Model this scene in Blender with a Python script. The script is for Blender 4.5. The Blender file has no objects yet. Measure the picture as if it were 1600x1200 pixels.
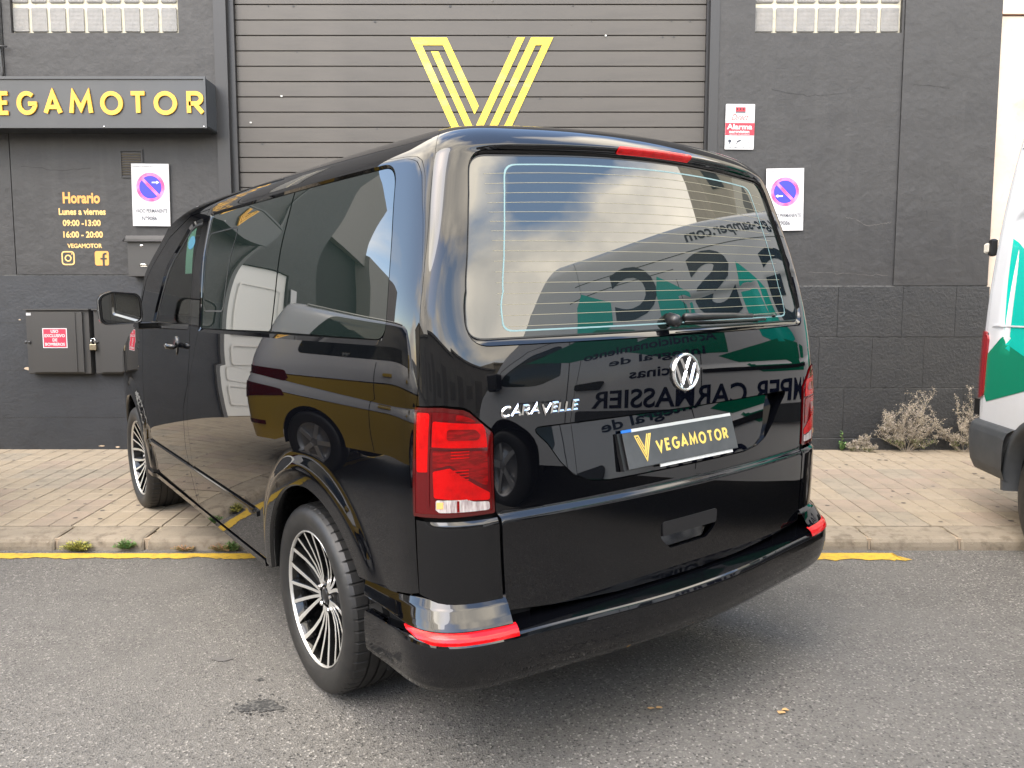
import bpy, bmesh, math, random
import numpy as np
from mathutils import Vector, Matrix
from mathutils.geometry import delaunay_2d_cdt
rnd = random.Random(7)
SC = bpy.context.scene; COL = SC.collection
rad = math.radians
# ================================================================ camera, sky, sun, exposure
cam = bpy.data.objects.new('camera', bpy.data.cameras.new('camera')); COL.objects.link(cam)
cam.data.sensor_width = 36; cam.data.lens = 36*1229.39/1600; cam.data.clip_start = .05; cam.data.clip_end = 1500
cam.location = (0, 0, 1.385); cam.rotation_euler = (rad(90-5.3), 0, 0)
SC.camera = cam
SKYLOC = (-3.2, 4.4, .9)
SUN_EL, SUN_AZ = rad(52), rad(215)      # azimuth measured clockwise from +Y
wd = bpy.data.worlds.new('World'); SC.world = wd; wd.use_nodes = True
nt = wd.node_tree; nt.nodes.clear()
def N(t, **k):
    n = nt.nodes.new(t)
    for a, b in k.items(): setattr(n, a, b)
    return n
out = N('ShaderNodeOutputWorld'); bg = N('ShaderNodeBackground'); bg.inputs['Strength'].default_value = .10
sky = N('ShaderNodeTexSky'); sky.sky_type = 'NISHITA'; sky.sun_disc = False; sky.sun_elevation = SUN_EL; sky.sun_rotation = SUN_AZ
sky.air_density = 1.0; sky.dust_density = .7; sky.ozone_density = 2.0
tc = N('ShaderNodeTexCoord'); mp = N('ShaderNodeMapping'); mp.inputs['Scale'].default_value = (1, 1, 1.7); mp.inputs['Location'].default_value = SKYLOC
n1 = N('ShaderNodeTexNoise'); n1.inputs['Scale'].default_value = 1.45; n1.inputs['Detail'].default_value = 9; n1.inputs['Roughness'].default_value = .48
n1.inputs['Distortion'].default_value = .15
cr = N('ShaderNodeValToRGB'); cr.color_ramp.elements[0].position = .43; cr.color_ramp.elements[1].position = .53
n2 = N('ShaderNodeTexNoise'); n2.inputs['Scale'].default_value = 3.1; n2.inputs['Detail'].default_value = 5
c2 = N('ShaderNodeValToRGB'); c2.color_ramp.elements[0].position = .35; c2.color_ramp.elements[1].position = .72
c2.color_ramp.elements[0].color = (19, 17.8, 16.2, 1); c2.color_ramp.elements[1].color = (38, 34, 28, 1)
mx = N('ShaderNodeMix', data_type='RGBA')
br = N('ShaderNodeMix', data_type='RGBA', blend_type='MULTIPLY'); br.inputs[0].default_value = 1; br.inputs[7].default_value = (5.2, 4.6, 4.0, 1)
L = nt.links.new
L(tc.outputs['Generated'], mp.inputs[0]); L(mp.outputs[0], n1.inputs[0]); L(mp.outputs[0], n2.inputs[0]); L(n1.outputs[0], cr.inputs[0]); L(n2.outputs[0], c2.inputs[0])
L(sky.outputs[0], br.inputs[6]); L(cr.outputs[0], mx.inputs[0]); L(br.outputs[2], mx.inputs[6]); L(c2.outputs[0], mx.inputs[7]); L(mx.outputs[2], bg.inputs[0]); L(bg.outputs[0], out.inputs[0])
sun = bpy.data.objects.new('sun', bpy.data.lights.new('sun', 'SUN')); COL.objects.link(sun)
sun.data.energy = 1.2; sun.data.angle = rad(42); sun.data.color = (1, .95, .87)
sun.rotation_euler = (Matrix.Rotation(-SUN_AZ, 3, 'Z') @ Matrix.Rotation(-(math.pi/2-SUN_EL), 3, 'X')).to_euler()
vs = SC.view_settings; vs.view_transform = 'Standard'; vs.look = 'None'; vs.gamma = 1; vs.use_curve_mapping = False; vs.exposure = 1.28
SC.cycles.max_bounces = 8; SC.cycles.glossy_bounces = 5; SC.cycles.transparent_max_bounces = 12; SC.cycles.sample_clamp_indirect = 8

# ================================================================ materials
MATS = {}
def mat(name, col, rough=.5, metal=0., ior=1.5, coat=0., trans=0., bump=None, noise=None, spec=.5, wave=None):
    """noise=(scale, colour2, lo, hi[, scale2, colour3, lo, hi]) colour variation; bump=(scale, strength, distance)"""
    if name in MATS: return MATS[name]
    m = bpy.data.materials.new(name); m.use_nodes = True; t = m.node_tree; b = t.nodes['Principled BSDF']
    b.inputs['Base Color'].default_value = (*col, 1); b.inputs['Roughness'].default_value = rough; b.inputs['Metallic'].default_value = metal
    b.inputs['IOR'].default_value = ior; b.inputs['Coat Weight'].default_value = coat; b.inputs['Coat Roughness'].default_value = .02
    b.inputs['Transmission Weight'].default_value = trans; b.inputs['Specular IOR Level'].default_value = spec
    geo = t.nodes.new('ShaderNodeTexCoord')
    if noise:
        last = None
        for i in range(0, len(noise), 4):
            sc, c2_, lo, hi = noise[i:i+4]
            n = t.nodes.new('ShaderNodeTexNoise'); n.inputs['Detail'].default_value = 6; n.inputs['Roughness'].default_value = .6
            if isinstance(sc, tuple):
                mpn = t.nodes.new('ShaderNodeMapping'); mpn.inputs['Scale'].default_value = sc; t.links.new(geo.outputs['Object'], mpn.inputs[0]); t.links.new(mpn.outputs[0], n.inputs[0]); n.inputs['Scale'].default_value = 1
            else:
                n.inputs['Scale'].default_value = sc; t.links.new(geo.outputs['Object'], n.inputs[0])
            r = t.nodes.new('ShaderNodeMapRange'); r.inputs[1].default_value = lo; r.inputs[2].default_value = hi
            t.links.new(n.outputs[0], r.inputs[0])
            mxn = t.nodes.new('ShaderNodeMix'); mxn.data_type = 'RGBA'; t.links.new(r.outputs[0], mxn.inputs[0])
            if last: t.links.new(last, mxn.inputs[6])
            else: mxn.inputs[6].default_value = (*col, 1)
            mxn.inputs[7].default_value = (*c2_, 1); last = mxn.outputs[2]
        t.links.new(last, b.inputs['Base Color'])
    if bump:
        last = None
        for i in range(0, len(bump), 3):
            n = t.nodes.new('ShaderNodeTexNoise'); n.inputs['Scale'].default_value = bump[i]; n.inputs['Detail'].default_value = 5; t.links.new(geo.outputs['Object'], n.inputs[0])
            bn = t.nodes.new('ShaderNodeBump'); bn.inputs['Strength'].default_value = bump[i+1]; bn.inputs['Distance'].default_value = bump[i+2]
            t.links.new(n.outputs[0], bn.inputs['Height'])
            if last: t.links.new(last, bn.inputs['Normal'])
            last = bn.outputs[0]
        t.links.new(last, b.inputs['Normal'])
    MATS[name] = m; return m
M_paint = mat('black_paint', (.0016, .0018, .0026), .012, ior=1.56)
M_glass = mat('privacy_glass', (.006, .010, .009), .0, ior=1.84)
M_under = mat('under_black', (.004, .004, .004), .8)
M_seal = mat('rubber_seal', (.006, .006, .006), .35)
M_plast = mat('black_plastic', (.012, .012, .013), .32, bump=(900, .15, .001))
M_tyre = mat('tyre_rubber', (.011, .011, .011), .5, noise=(30, (.018, .017, .016), .4, .7), bump=(400, .2, .001))
M_chrome = mat('chrome', (.85, .85, .86), .06, metal=1)
M_silver = mat('polished_alloy', (.74, .73, .70), .34, metal=.85)
M_gblack = mat('gloss_black', (.006, .006, .006), .08)
M_rdark = mat('lamp_dark_red', (.07, .001, .002), .04, ior=1.5)
M_rmid = mat('lamp_mid_red', (.17, .001, .002), .05, ior=1.45, noise=((30, 30, 160), (.09, .001, .001), .4, .6))
M_rbri = mat('lamp_bright_red', (.38, .0005, .001), .05, ior=1.40, noise=(26, (.24, .0005, .001), .45, .72), bump=(420, .25, .002))
M_refl = mat('reflector_red', (.40, .001, .003), .12, ior=1.45)
M_clear = mat('lamp_clear', (.46, .42, .40), .12, noise=((220, 60, 14), (.22, .17, .17), .42, .62), ior=1.6)
M_amber = mat('lamp_amber', (.75, .38, .12), .1, ior=1.6)
M_heat = mat('heater_print', (.20, .185, .13), .5)
M_heat2 = mat('glass_border_print', (.16, .26, .27), .5)
M_plate = mat('plate_dark_grey', (.045, .047, .05), .35, noise=(14, (.06, .062, .065), .4, .7))
M_gold = mat('gold_print', (.58, .40, .08), .38, noise=(9, (.82, .62, .18), .35, .65))
M_white = mat('white_paint_plain', (.60, .60, .575), .4)
M_blue = mat('plate_blue', (.02, .16, .55), .4)
M_mirror = mat('mirror_glass', (.8, .82, .82), .01, metal=1)
M_seat = mat('seat_fabric', (.03, .03, .032), .85)
def clearglass(name, tint):
    m = bpy.data.materials.new(name); m.use_nodes = True; t = m.node_tree; t.nodes.clear()
    o = t.nodes.new('ShaderNodeOutputMaterial'); g = t.nodes.new('ShaderNodeBsdfGlossy'); g.inputs['Roughness'].default_value = 0
    tr = t.nodes.new('ShaderNodeBsdfTransparent'); tr.inputs[0].default_value = (*tint, 1); fr = t.nodes.new('ShaderNodeFresnel'); fr.inputs[0].default_value = 1.65
    ms = t.nodes.new('ShaderNodeMixShader'); t.links.new(fr.outputs[0], ms.inputs[0]); t.links.new(tr.outputs[0], ms.inputs[1]); t.links.new(g.outputs[0], ms.inputs[2]); t.links.new(ms.outputs[0], o.inputs[0])
    return m
M_cglass = clearglass('clear_tinted_glass', (.50, .60, .55))

# ================================================================ helpers
def new(name, me, m=None, parent=None, loc=None, label=None, cat=None, kind=None, group=None):
    o = bpy.data.objects.new(name, me); COL.objects.link(o)
    if m is not None and me is not None and not me.materials:
        for mm in (m if isinstance(m, (list, tuple)) else [m]): me.materials.append(mm)
    if parent: o.parent = parent
    if loc is not None: o.location = loc
    for k, v in (('label', label), ('category', cat), ('kind', kind), ('group', group)):
        if v: o[k] = v
    return o
def empty(name, loc=(0, 0, 0), label=None, cat=None, group=None, rz=0):
    o = new(name, None, loc=loc, label=label, cat=cat, group=group); o.rotation_euler.z = rz; o.empty_display_size = .1; return o
class MB:
    def __init__(s): s.v = []; s.f = []; s.mi = []; s.sm = []
    def add(s, vs, fs, mi=0, sm=False):
        b = len(s.v); s.v += [tuple(map(float, p)) for p in vs]; s.f += [tuple(b+i for i in f) for f in fs]; s.mi += [mi]*len(fs); s.sm += [sm]*len(fs); return s
    def box(s, x0, x1, y0, y1, z0, z1, mi=0, bev=0):
        if bev:
            b = bev
            P = []
            for z, i in ((z0, b), (z0+b, 0), (z1-b, 0), (z1, b)):
                P += [(x0+i, y0+i, z), (x1-i, y0+i, z), (x1-i, y1-i, z), (x0+i, y1-i, z)]
            F = [(3, 2, 1, 0), (12, 13, 14, 15)]
            for k in range(3):
                for j in range(4): a = k*4+j; c = k*4+(j+1) % 4; F.append((a, c, c+4, a+4))
            return s.add(P, F, mi)
        P = [(x, y, z) for z in (z0, z1) for x, y in ((x0, y0), (x1, y0), (x1, y1), (x0, y1))]
        return s.add(P, [(3, 2, 1, 0), (4, 5, 6, 7), (0, 1, 5, 4), (1, 2, 6, 5), (2, 3, 7, 6), (3, 0, 4, 7)], mi)
    def tube(s, pts, r, n=6, mi=0, caps=True, sm=True):
        pts = [Vector(p) for p in pts]; R = r if isinstance(r, (list, tuple)) else [r]*len(pts)
        V = []; F = []
        for i, p in enumerate(pts):
            t = (pts[min(i+1, len(pts)-1)]-pts[max(i-1, 0)]).normalized()
            a = t.cross(Vector((0, 0, 1)) if abs(t.z) < .9 else Vector((1, 0, 0))).normalized(); b = t.cross(a)
            for k in range(n):
                q = 2*math.pi*k/n; V.append(p+(a*math.cos(q)+b*math.sin(q))*R[i])
        for i in range(len(pts)-1):
            for k in range(n): F.append((i*n+k, i*n+(k+1) % n, (i+1)*n+(k+1) % n, (i+1)*n+k))
        if caps: F.append(tuple(range(n-1, -1, -1))); F.append(tuple((len(pts)-1)*n+k for k in range(n)))
        return s.add(V, F, mi, sm)
    def prism(s, poly, d0, d1, axis='y', mi=0):
        """2D polygon extruded along an axis; polygon coordinates are the other two axes"""
        def P(a, b, d): return (a, d, b) if axis == 'y' else ((d, a, b) if axis == 'x' else (a, b, d))
        n = len(poly); V = [P(a, b, d0) for a, b in poly]+[P(a, b, d1) for a, b in poly]
        return s.add(V, [tuple(range(n)), tuple(range(2*n-1, n-1, -1))]+[(i, i+n, (i+1) % n+n, (i+1) % n) for i in range(n)], mi)
    def lathe(s, prof, n=48, axis='y', mi=0, sm=True, c=(0, 0, 0)):
        """prof: (radius, along axis)"""
        V = []; F = []; m_ = len(prof)
        for k in range(n):
            q = 2*math.pi*k/n; cs, sn = math.cos(q), math.sin(q)
            for r, a in prof:
                V.append((c[0]+r*cs, c[1]+a, c[2]+r*sn) if axis == 'y' else ((c[0]+a, c[1]+r*cs, c[2]+r*sn) if axis == 'x' else (c[0]+r*cs, c[1]+r*sn, c[2]+a)))
        for k in range(n):
            for j in range(m_-1): a = k*m_+j; b = ((k+1) % n)*m_+j; F.append((a, b, b+1, a+1))
        return s.add(V, F, mi, sm)
    def mesh(s, name='mesh', fix=True):
        me = bpy.data.meshes.new(name); me.from_pydata(s.v, [], s.f)
        me.polygons.foreach_set('material_index', s.mi); me.polygons.foreach_set('use_smooth', s.sm)
        if fix:
            bm = bmesh.new(); bm.from_mesh(me); bmesh.ops.recalc_face_normals(bm, faces=bm.faces); bm.to_mesh(me); bm.free()
        me.update(); return me
    def obj(s, name, m, parent=None, **k): return new(name, s.mesh(name), m, parent, **k)
def text_mesh(txt, size, extr=.001, off=0., xs=1., spacing=1., align='CENTER'):
    c = bpy.data.curves.new('t', 'FONT'); c.body = txt; c.size = size; c.extrude = extr; c.offset = off; c.align_x = align; c.space_character = spacing; c.resolution_u = 4
    o = bpy.data.objects.new('t', c); COL.objects.link(o); dg = bpy.context.evaluated_depsgraph_get(); me = bpy.data.meshes.new_from_object(o.evaluated_get(dg))
    bpy.data.objects.remove(o); bpy.data.curves.remove(c)
    if xs != 1: me.transform(Matrix.Diagonal((xs, 1, 1, 1)))
    return me
WALLROT = Matrix.Rotation(rad(90), 4, 'X')      # text plane x-y -> x-z facing -Y
# ---- stroke capitals
def arc(cx, cy, rx, ry, a0, a1, n=14): return [(cx+rx*math.cos(rad(a0+(a1-a0)*i/n)), cy+ry*math.sin(rad(a0+(a1-a0)*i/n))) for i in range(n+1)]
GL = {'V': (.95, [[(0, 1), (.475, 0), (.95, 1)]]), 'E': (.58, [[(.58, 1), (0, 1), (0, 0), (.58, 0)], [(0, .52), (.52, .52)]]),
      'G': (.92, [arc(.5, .5, .5, .5, 48, 345, 22)[:]+[(.98, .47), (.58, .47)]]), 'A': (.95, [[(0, 0), (.475, 1), (.95, 0)], [(.17, .3), (.78, .3)]]),
      'M': (1.12, [[(0, 0), (.13, 1), (.56, .22), (.99, 1), (1.12, 0)]]), 'O': (1.0, [arc(.5, .5, .5, .5, 0, 360, 28)]), 'T': (.74, [[(0, 1), (.74, 1)], [(.37, 1), (.37, 0)]]),
      'R': (.68, [[(0, 0), (0, 1), (.34, 1)]+arc(.34, .74, .28, .26, 90, -90, 10)+[(0, .48)], [(.3, .46), (.68, 0)]]),
      'C': (.85, [arc(.5, .5, .5, .5, 50, 310, 20)]), 'L': (.55, [[(0, 1), (0, 0), (.55, 0)]])}
def ribbon(mb, pts, t, d0, d1, closed=False, mi=0, bevel=0):
    n = len(pts); Lf = []; Rt = []
    for i in range(n):
        p = Vector(pts[i]).to_2d()
        a = Vector(pts[i-1]) if i else (Vector(pts[-2]) if closed else None); b = Vector(pts[i+1]) if i < n-1 else (Vector(pts[1]) if closed else None)
        d1_ = (p-a).normalized() if a is not None else None; d2_ = (b-p).normalized() if b is not None else None
        if d1_ is None: d1_ = d2_
        if d2_ is None: d2_ = d1_
        n1_ = Vector((-d1_.y, d1_.x)); n2_ = Vector((-d2_.y, d2_.x)); m_ = (n1_+n2_)
        m_ = m_.normalized() if m_.length > 1e-4 else n1_
        k = min(1/max(m_.dot(n1_), .25), 2.6)*t/2
        Lf.append(p+m_*k); Rt.append(p-m_*k)
    for i in range(n-1):
        q = [Lf[i], Lf[i+1], Rt[i+1], Rt[i]]
        if bevel:
            c0 = (Lf[i]+Rt[i])/2; c1 = (Lf[i+1]+Rt[i+1])/2
            V = [(*Lf[i], d0), (*Lf[i+1], d0), (*Rt[i+1], d0), (*Rt[i], d0), (*c0, d1), (*c1, d1)]
            mb.add(V, [(0, 1, 5, 4), (4, 5, 2, 3), (0, 4, 3), (1, 2, 5)], mi)
        else:
            V = [(a.x, a.y, d) for d in (d0, d1) for a in q]
            mb.add(V, [(3, 2, 1, 0), (4, 5, 6, 7), (0, 1, 5, 4), (1, 2, 6, 5), (2, 3, 7, 6), (3, 0, 4, 7)], mi)
def glyph(ch, h, t, d, xs=1., slant=0, bevel=0):
    """one capital, lying in x-y, base at origin, strokes inside the height h"""
    w, st = GL[ch]; mb = MB(); hh = h-t; 
    for si, s in enumerate(st):
        s = [p for i, p in enumerate(s) if i == 0 or math.dist(p, s[i-1]) > 1e-4]
        pts = [(t/2+x*hh*xs+slant*(y*hh), t/2+y*hh) for x, y in s]
        ribbon(mb, pts, t, 0, d*(1+.08*si), closed=(math.dist(s[0], s[-1]) < 1e-4), bevel=bevel)
    return mb, (w*hh*xs+t)
def vlogo(mb, W, H, d, mi=0):
    """the double-stroke V emblem, x-y plane, apex at (0,0), height H, width W"""
    P = lambda l: [((x-778)/1440*W, (1649-y)/1557*H) for x, y in l]
    polys = [[(65, 92), (180, 170), (560, 1000), (700, 1300), (778, 1468), (778, 1649)], [(65, 92), (430, 92), (390, 170), (180, 170)], [(390, 170), (430, 92), (752, 775), (752, 800), (710, 868)],
             [(270, 232), (345, 232), (778, 1175), (778, 1340)], [(1140, 90), (1218, 90), (790, 1010), (743, 1110), (708, 1015)],
             [(1283, 90), (1505, 90), (1393, 170), (1325, 170)], [(1283, 90), (1325, 170), (930, 1010), (796, 1300), (796, 1135)], [(1393, 170), (1505, 90), (1075, 1010), (796, 1610), (796, 1450)]]
    for ip, pl in enumerate(polys):
        q = P(pl); n = len(q); e_ = d*(1+.12*ip); mb.add([(x, y, 0) for x, y in q]+[(x, y, e_) for x, y in q], [tuple(range(n-1, -1, -1)), tuple(range(n, 2*n))]+[(i, (i+1) % n, (i+1) % n+n, i+n) for i in range(n)], mi)
def shrink(loop, d, sx=1.):
    """closed (u,v) loop moved inwards by d metres (outwards when negative)"""
    q = np.array(loop, float)*[sx, 1]
    if .5*np.sum(q[:, 0]*np.roll(q[:, 1], -1)-np.roll(q[:, 0], -1)*q[:, 1]) < 0: sg = -1
    else: sg = 1
    t = np.roll(q, -1, 0)-np.roll(q, 1, 0); t /= np.linalg.norm(t, axis=1)[:, None]+1e-12
    q = q-sg*np.stack([t[:, 1], -t[:, 0]], 1)*d
    return [tuple(p) for p in q/[sx, 1]]
def resample(loop, step, sx=1.):
    q = np.array(loop, float)*[sx, 1]; o = []
    for i in range(len(q)):
        a, b = q[i], q[(i+1) % len(q)]; L_ = np.hypot(*(b-a)); n = max(1, int(math.ceil(L_/step)))
        if L_ < 4e-4: continue
        for k in range(n): o.append(a+(b-a)*k/n)
    return [tuple(p) for p in np.array(o)/[sx, 1]]
def loopstrip(name, F, lo, li, off0, off1, m, parent, bulge=0., **kw):
    """chamfer between two matching loops on a surface"""
    A_, B_ = np.array(lo), np.array(li); Pa, Na = F(A_[:, 0], A_[:, 1]); Pb, Nb = F(B_[:, 0], B_[:, 1]); rows = []
    for t in (0, .35, .7, 1): rows.append(((Pa+Na*off0)*(1-t)+(Pb+Nb*off1)*t+(Na+Nb)/2*bulge*4*t*(1-t)).tolist())
    n = len(lo); b = MB(); b.add([p for r in rows for p in r], [(k*n+i, k*n+(i+1) % n, (k+1)*n+(i+1) % n, (k+1)*n+i) for k in range(3) for i in range(n)], 0, True)
    me = b.mesh(name, fix=False)
    c = me.polygons[0]; nn = Na[0]
    if Vector(c.normal).dot(Vector(nn)) < 0: me.flip_normals()
    return new(name, me, m, parent, **kw)
# ---- panels cut from a curved surface
def roundpoly(pts, r, sx=1., n=7):
    """round the corners of a closed polygon; r a number or a list; sx scales the first coordinate to metres"""
    P = [Vector((p[0]*sx, p[1])) for p in pts]; out_ = []; m_ = len(P)
    for i, p in enumerate(P):
        ri = r[i] if isinstance(r, (list, tuple)) else r
        a = P[i-1]-p; b = P[(i+1) % m_]-p; la, lb = a.length, b.length
        if ri <= 0: out_.append((p.x/sx, p.y)); continue
        a.normalize(); b.normalize(); ang = math.acos(max(-1, min(1, a.dot(b))))
        k = min(ri/max(math.tan(ang/2), 1e-3), la*.48, lb*.48)
        for j in range(n+1):
            t = j/n; q = p+a*k*(1-t)**2+b*k*t**2; out_.append((q.x/sx, q.y))
    return out_
def inside(P, poly):
    x, y = P[:, 0], P[:, 1]; c = np.zeros(len(P), bool); n = len(poly)
    for i in range(n):
        x0, y0 = poly[i]; x1, y1 = poly[(i+1) % n]
        if y0 == y1: continue
        c ^= ((y0 > y) != (y1 > y)) & (x < (x1-x0)*(y-y0)/(y1-y0)+x0)
    return c
def edist(P, poly, sx):
    d = np.full(len(P), 9.); n = len(poly); Q = P*[sx, 1]
    for i in range(n):
        a = np.array(poly[i])*[sx, 1]; b = np.array(poly[(i+1) % n])*[sx, 1]; ab = b-a; L2 = ab@ab+1e-12
        t = np.clip(((Q-a)@ab)/L2, 0, 1); d = np.minimum(d, np.hypot(*(Q-a-t[:, None]*ab).T))
    return d
def panel(name, F, outer, holes, m, parent, step=.02, gap=.003, edge=.012, du=.03, dv=.02, sx=1., off=0., extra_v=(), **kw):
    """F(u,v)->(points, normals). outer/holes: closed (u,v) loops; shrunk by gap; rim folded inwards by edge"""
    def prep(loop, sign):
        q = np.array(loop, float)*[sx, 1]; o = []
        for i in range(len(q)):
            a, b = q[i], q[(i+1) % len(q)]; n = max(1, int(math.ceil(np.hypot(*(b-a))/step)))
            for k in range(n): o.append(a+(b-a)*k/n)
        q = np.array(o)
        keep = [0]
        for i in range(1, len(q)):
            if np.hypot(*(q[i]-q[keep[-1]])) > 5e-4: keep.append(i)
        q = q[keep]
        ar = .5*np.sum(q[:, 0]*np.roll(q[:, 1], -1)-np.roll(q[:, 0], -1)*q[:, 1])
        if ar < 0: q = q[::-1]
        t = np.roll(q, -1, 0)-np.roll(q, 1, 0); t /= np.linalg.norm(t, axis=1)[:, None]+1e-12
        nrm = np.stack([t[:, 1], -t[:, 0]], 1)      # outward for ccw
        q = q-sign*nrm*gap
        return q/[sx, 1]
    o = prep(outer, 1); hs = [prep(h, -1) for h in holes]
    lo, hi = o.min(0), o.max(0)
    us = np.arange(lo[0]-du/sx, hi[0]+du/sx, du/sx)
    vs_ = np.arange(lo[1]-dv, hi[1]+dv, dv)
    if len(extra_v): vs_ = np.unique(np.concatenate([vs_[np.min(np.abs(vs_[:, None]-np.array(extra_v)[None, :]), axis=1) > .002], [e for e in extra_v if lo[1] < e < hi[1]]]))
    GU, GV = np.meshgrid(us, vs_, indexing='ij'); G = np.stack([GU.ravel(), GV.ravel()], 1)
    ok = inside(G, o); dd = edist(G, o, sx)
    for h in hs: ok &= ~inside(G, h); dd = np.minimum(dd, edist(G, h, sx))
    ok &= dd > .006
    nu, nv = len(us), len(vs_); K = ok.reshape(nu, nv)
    cell = K[:-1, :-1] & K[1:, :-1] & K[1:, 1:] & K[:-1, 1:]
    idx = -np.ones((nu, nv), int); pts = []
    used = np.zeros((nu, nv), bool); used[:-1, :-1] |= cell; used[1:, :-1] |= cell; used[1:, 1:] |= cell; used[:-1, 1:] |= cell
    for i, j in zip(*np.nonzero(K)): idx[i, j] = len(pts); pts.append((us[i], vs_[j]))
    faces = [(idx[i, j], idx[i+1, j], idx[i+1, j+1], idx[i, j+1]) for i, j in zip(*np.nonzero(cell))]
    # boundary strip
    ec = {}
    for f in faces:
        for a, b in zip(f, f[1:]+f[:1]):
            k = (min(a, b), max(a, b)); ec[k] = ec.get(k, 0)+1
    bedges = [k for k, c in ec.items() if c == 1]
    bset = {a for e in bedges for a in e}
    loose = [int(idx[i, j]) for i, j in zip(*np.nonzero(K & ~used))]
    loc = sorted(bset | set(loose)); l2 = {g: i for i, g in enumerate(loc)}
    cp = [Vector((pts[g][0]*sx, pts[g][1])) for g in loc]; ce = [(l2[a], l2[b]) for a, b in bedges]
    base = len(pts); gl = list(loc); rings = []
    for lp in [o]+hs:
        s0 = len(cp); ring = []
        for p in lp: ring.append(len(pts)); gl.append(len(pts)); cp.append(Vector((p[0]*sx, p[1]))); pts.append(tuple(p))
        ce += [(s0+i, s0+(i+1) % len(lp)) for i in range(len(lp))]; rings.append(ring)
    res = delaunay_2d_cdt(cp, ce, [], 0, 1e-7)
    vco, _, fc, ov = res[0], res[1], res[2], res[3]
    vm = []
    for i, src in enumerate(ov):
        if src: vm.append(gl[src[0]])
        else: vm.append(len(pts)); pts.append((vco[i].x/sx, vco[i].y))
    if fc:
        cen = np.array([[sum(vco[a].x for a in f)/len(f)/sx, sum(vco[a].y for a in f)/len(f)] for f in fc])
        k = inside(cen, o)
        for h in hs: k &= ~inside(cen, h)
        iu = np.clip(np.floor((cen[:, 0]-us[0])/(us[1]-us[0])).astype(int), 0, nu-2); jv = np.clip(np.searchsorted(vs_, cen[:, 1])-1, 0, nv-2)
        k &= ~cell[iu, jv]
        faces += [tuple(vm[a] for a in f) for f, kk in zip(fc, k) if kk and len({vm[a] for a in f}) == len(f)]
    A_ = np.array(pts); P, Nn = F(A_[:, 0], A_[:, 1]); P = P+Nn*off
    # drop loose
    V = P.tolist(); Nl = Nn.tolist()
    ff = []
    for f in faces:
        p = P[list(f)]; nrm = np.cross(p[1]-p[0], p[2]-p[0]); 
        ff.append(f if nrm@Nn[f[0]] > 0 else f[::-1])
    if edge:
        for r in rings:
            r2 = []; 
            for g in r: r2.append(len(V)); V.append((P[g]-Nn[g]*edge).tolist()); Nl.append(Nl[g])
            r1 = []
            for g in r: r1.append(len(V)); V.append(P[g].tolist()); Nl.append(None)
            for i in range(len(r)): ff.append((r1[i], r1[(i+1) % len(r)], r2[(i+1) % len(r)], r2[i]))
    me = bpy.data.meshes.new(name); me.from_pydata(V, [], ff); me.update()
    me.polygons.foreach_set('use_smooth', [True]*len(ff))
    nr = [(0, 0, 0) if (x is None) else x for x in Nl]
    nf = len(P)
    ln = []
    for pl in me.polygons:
        for vi in pl.vertices: ln.append(tuple(Nl[vi]) if (vi < nf and len(pl.vertices) and max(pl.vertices) < nf) else tuple(pl.normal))
    me.normals_split_custom_set(ln)
    return new(name, me, m, parent, **kw)

WVDX, WVPOS = -.17, (4.01, 5.0, -.01)

# ---------------------------------------------------------------- body surface of the van (van frame: x forward, y left, z up)
def sstep(a, b, x):
    t = np.clip((x-a)/(b-a), 0, 1); return t*t*t*(t*(6*t-15)+10)
_z = np.arange(.10, 1.8701, .001)
def _integ(knots, z0, v0):
    k = np.array(knots); s = np.interp(_z, k[:, 0], k[:, 1])
    c = np.concatenate([[0], np.cumsum((s[1:]+s[:-1])/2)*.001])
    return c - np.interp(z0, _z, c) + v0
_W = _integ([(.10,.16),(.2,.12),(.4,.09),(.7,.04),(.85,.005),(1.0,-.05),(1.08,-.09),(1.126,-.13),(1.138,-.035),(1.2,-.055),(1.26,-.065),
             (1.3,-.07),(1.45,-.12),(1.6,-.18),(1.75,-.26),(1.82,-.31),(1.87,-.42)], .85, .948)
_X = _integ([(.10,-.02),(.4,-.02),(.8,-.01),(.9,0),(1.0,.0),(1.18,.06),(1.27,.13),(1.32,.17),(1.5,.23),(1.66,.27),(1.8,.31),(1.87,.36)], .83, -.940)
W87, X87 = _W[-1], _X[-1]
def base_prof(v):
    v = np.asarray(v, float)
    vl = np.minimum(v, 1.87)
    a = np.clip((v-1.87)/.2, 0, 1)*math.pi/2
    w = np.interp(vl, _z, _W) - .12*(1-np.cos(a)) - .040*np.sin(a)
    x = np.interp(vl, _z, _X) + .13*(1-np.cos(a)) + .033*np.sin(a)
    z = vl + .096*np.sin(a)
    return w, x, z
def side_taper(x, v=1.):
    return (.030+.034*sstep(1.3, 1.7, v))*(np.clip(.3-x, 0, None)/1.1)**2 + .13*(np.clip(x-2.3, 0, None)/1.6)**2.2
def rr_box(px, pz, x0, x1, z0, z1, r):
    cx, cz = (x0+x1)/2, (z0+z1)/2
    qx = np.abs(px-cx)-(x1-x0)/2+r; qz = np.abs(pz-cz)-(z1-z0)/2+r
    return np.hypot(np.clip(qx, 0, None), np.clip(qz, 0, None))+np.minimum(np.maximum(qx, qz), 0)-r
BELT = lambda x: 1.303-.0229*(x+.6)
ACX = (-.095, 2.93)
def side_disp(x, z):
    d = 0*x
    for cx in ACX:
        r = np.hypot(x-cx, z-.355)
        d = d + .019*sstep(.560, .480, r)
    d = d + .005*sstep(.575, .562, z)*sstep(.535, .543, z)*sstep(.45, .55, x)*sstep(2.6, 2.5, x)
    return d
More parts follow.
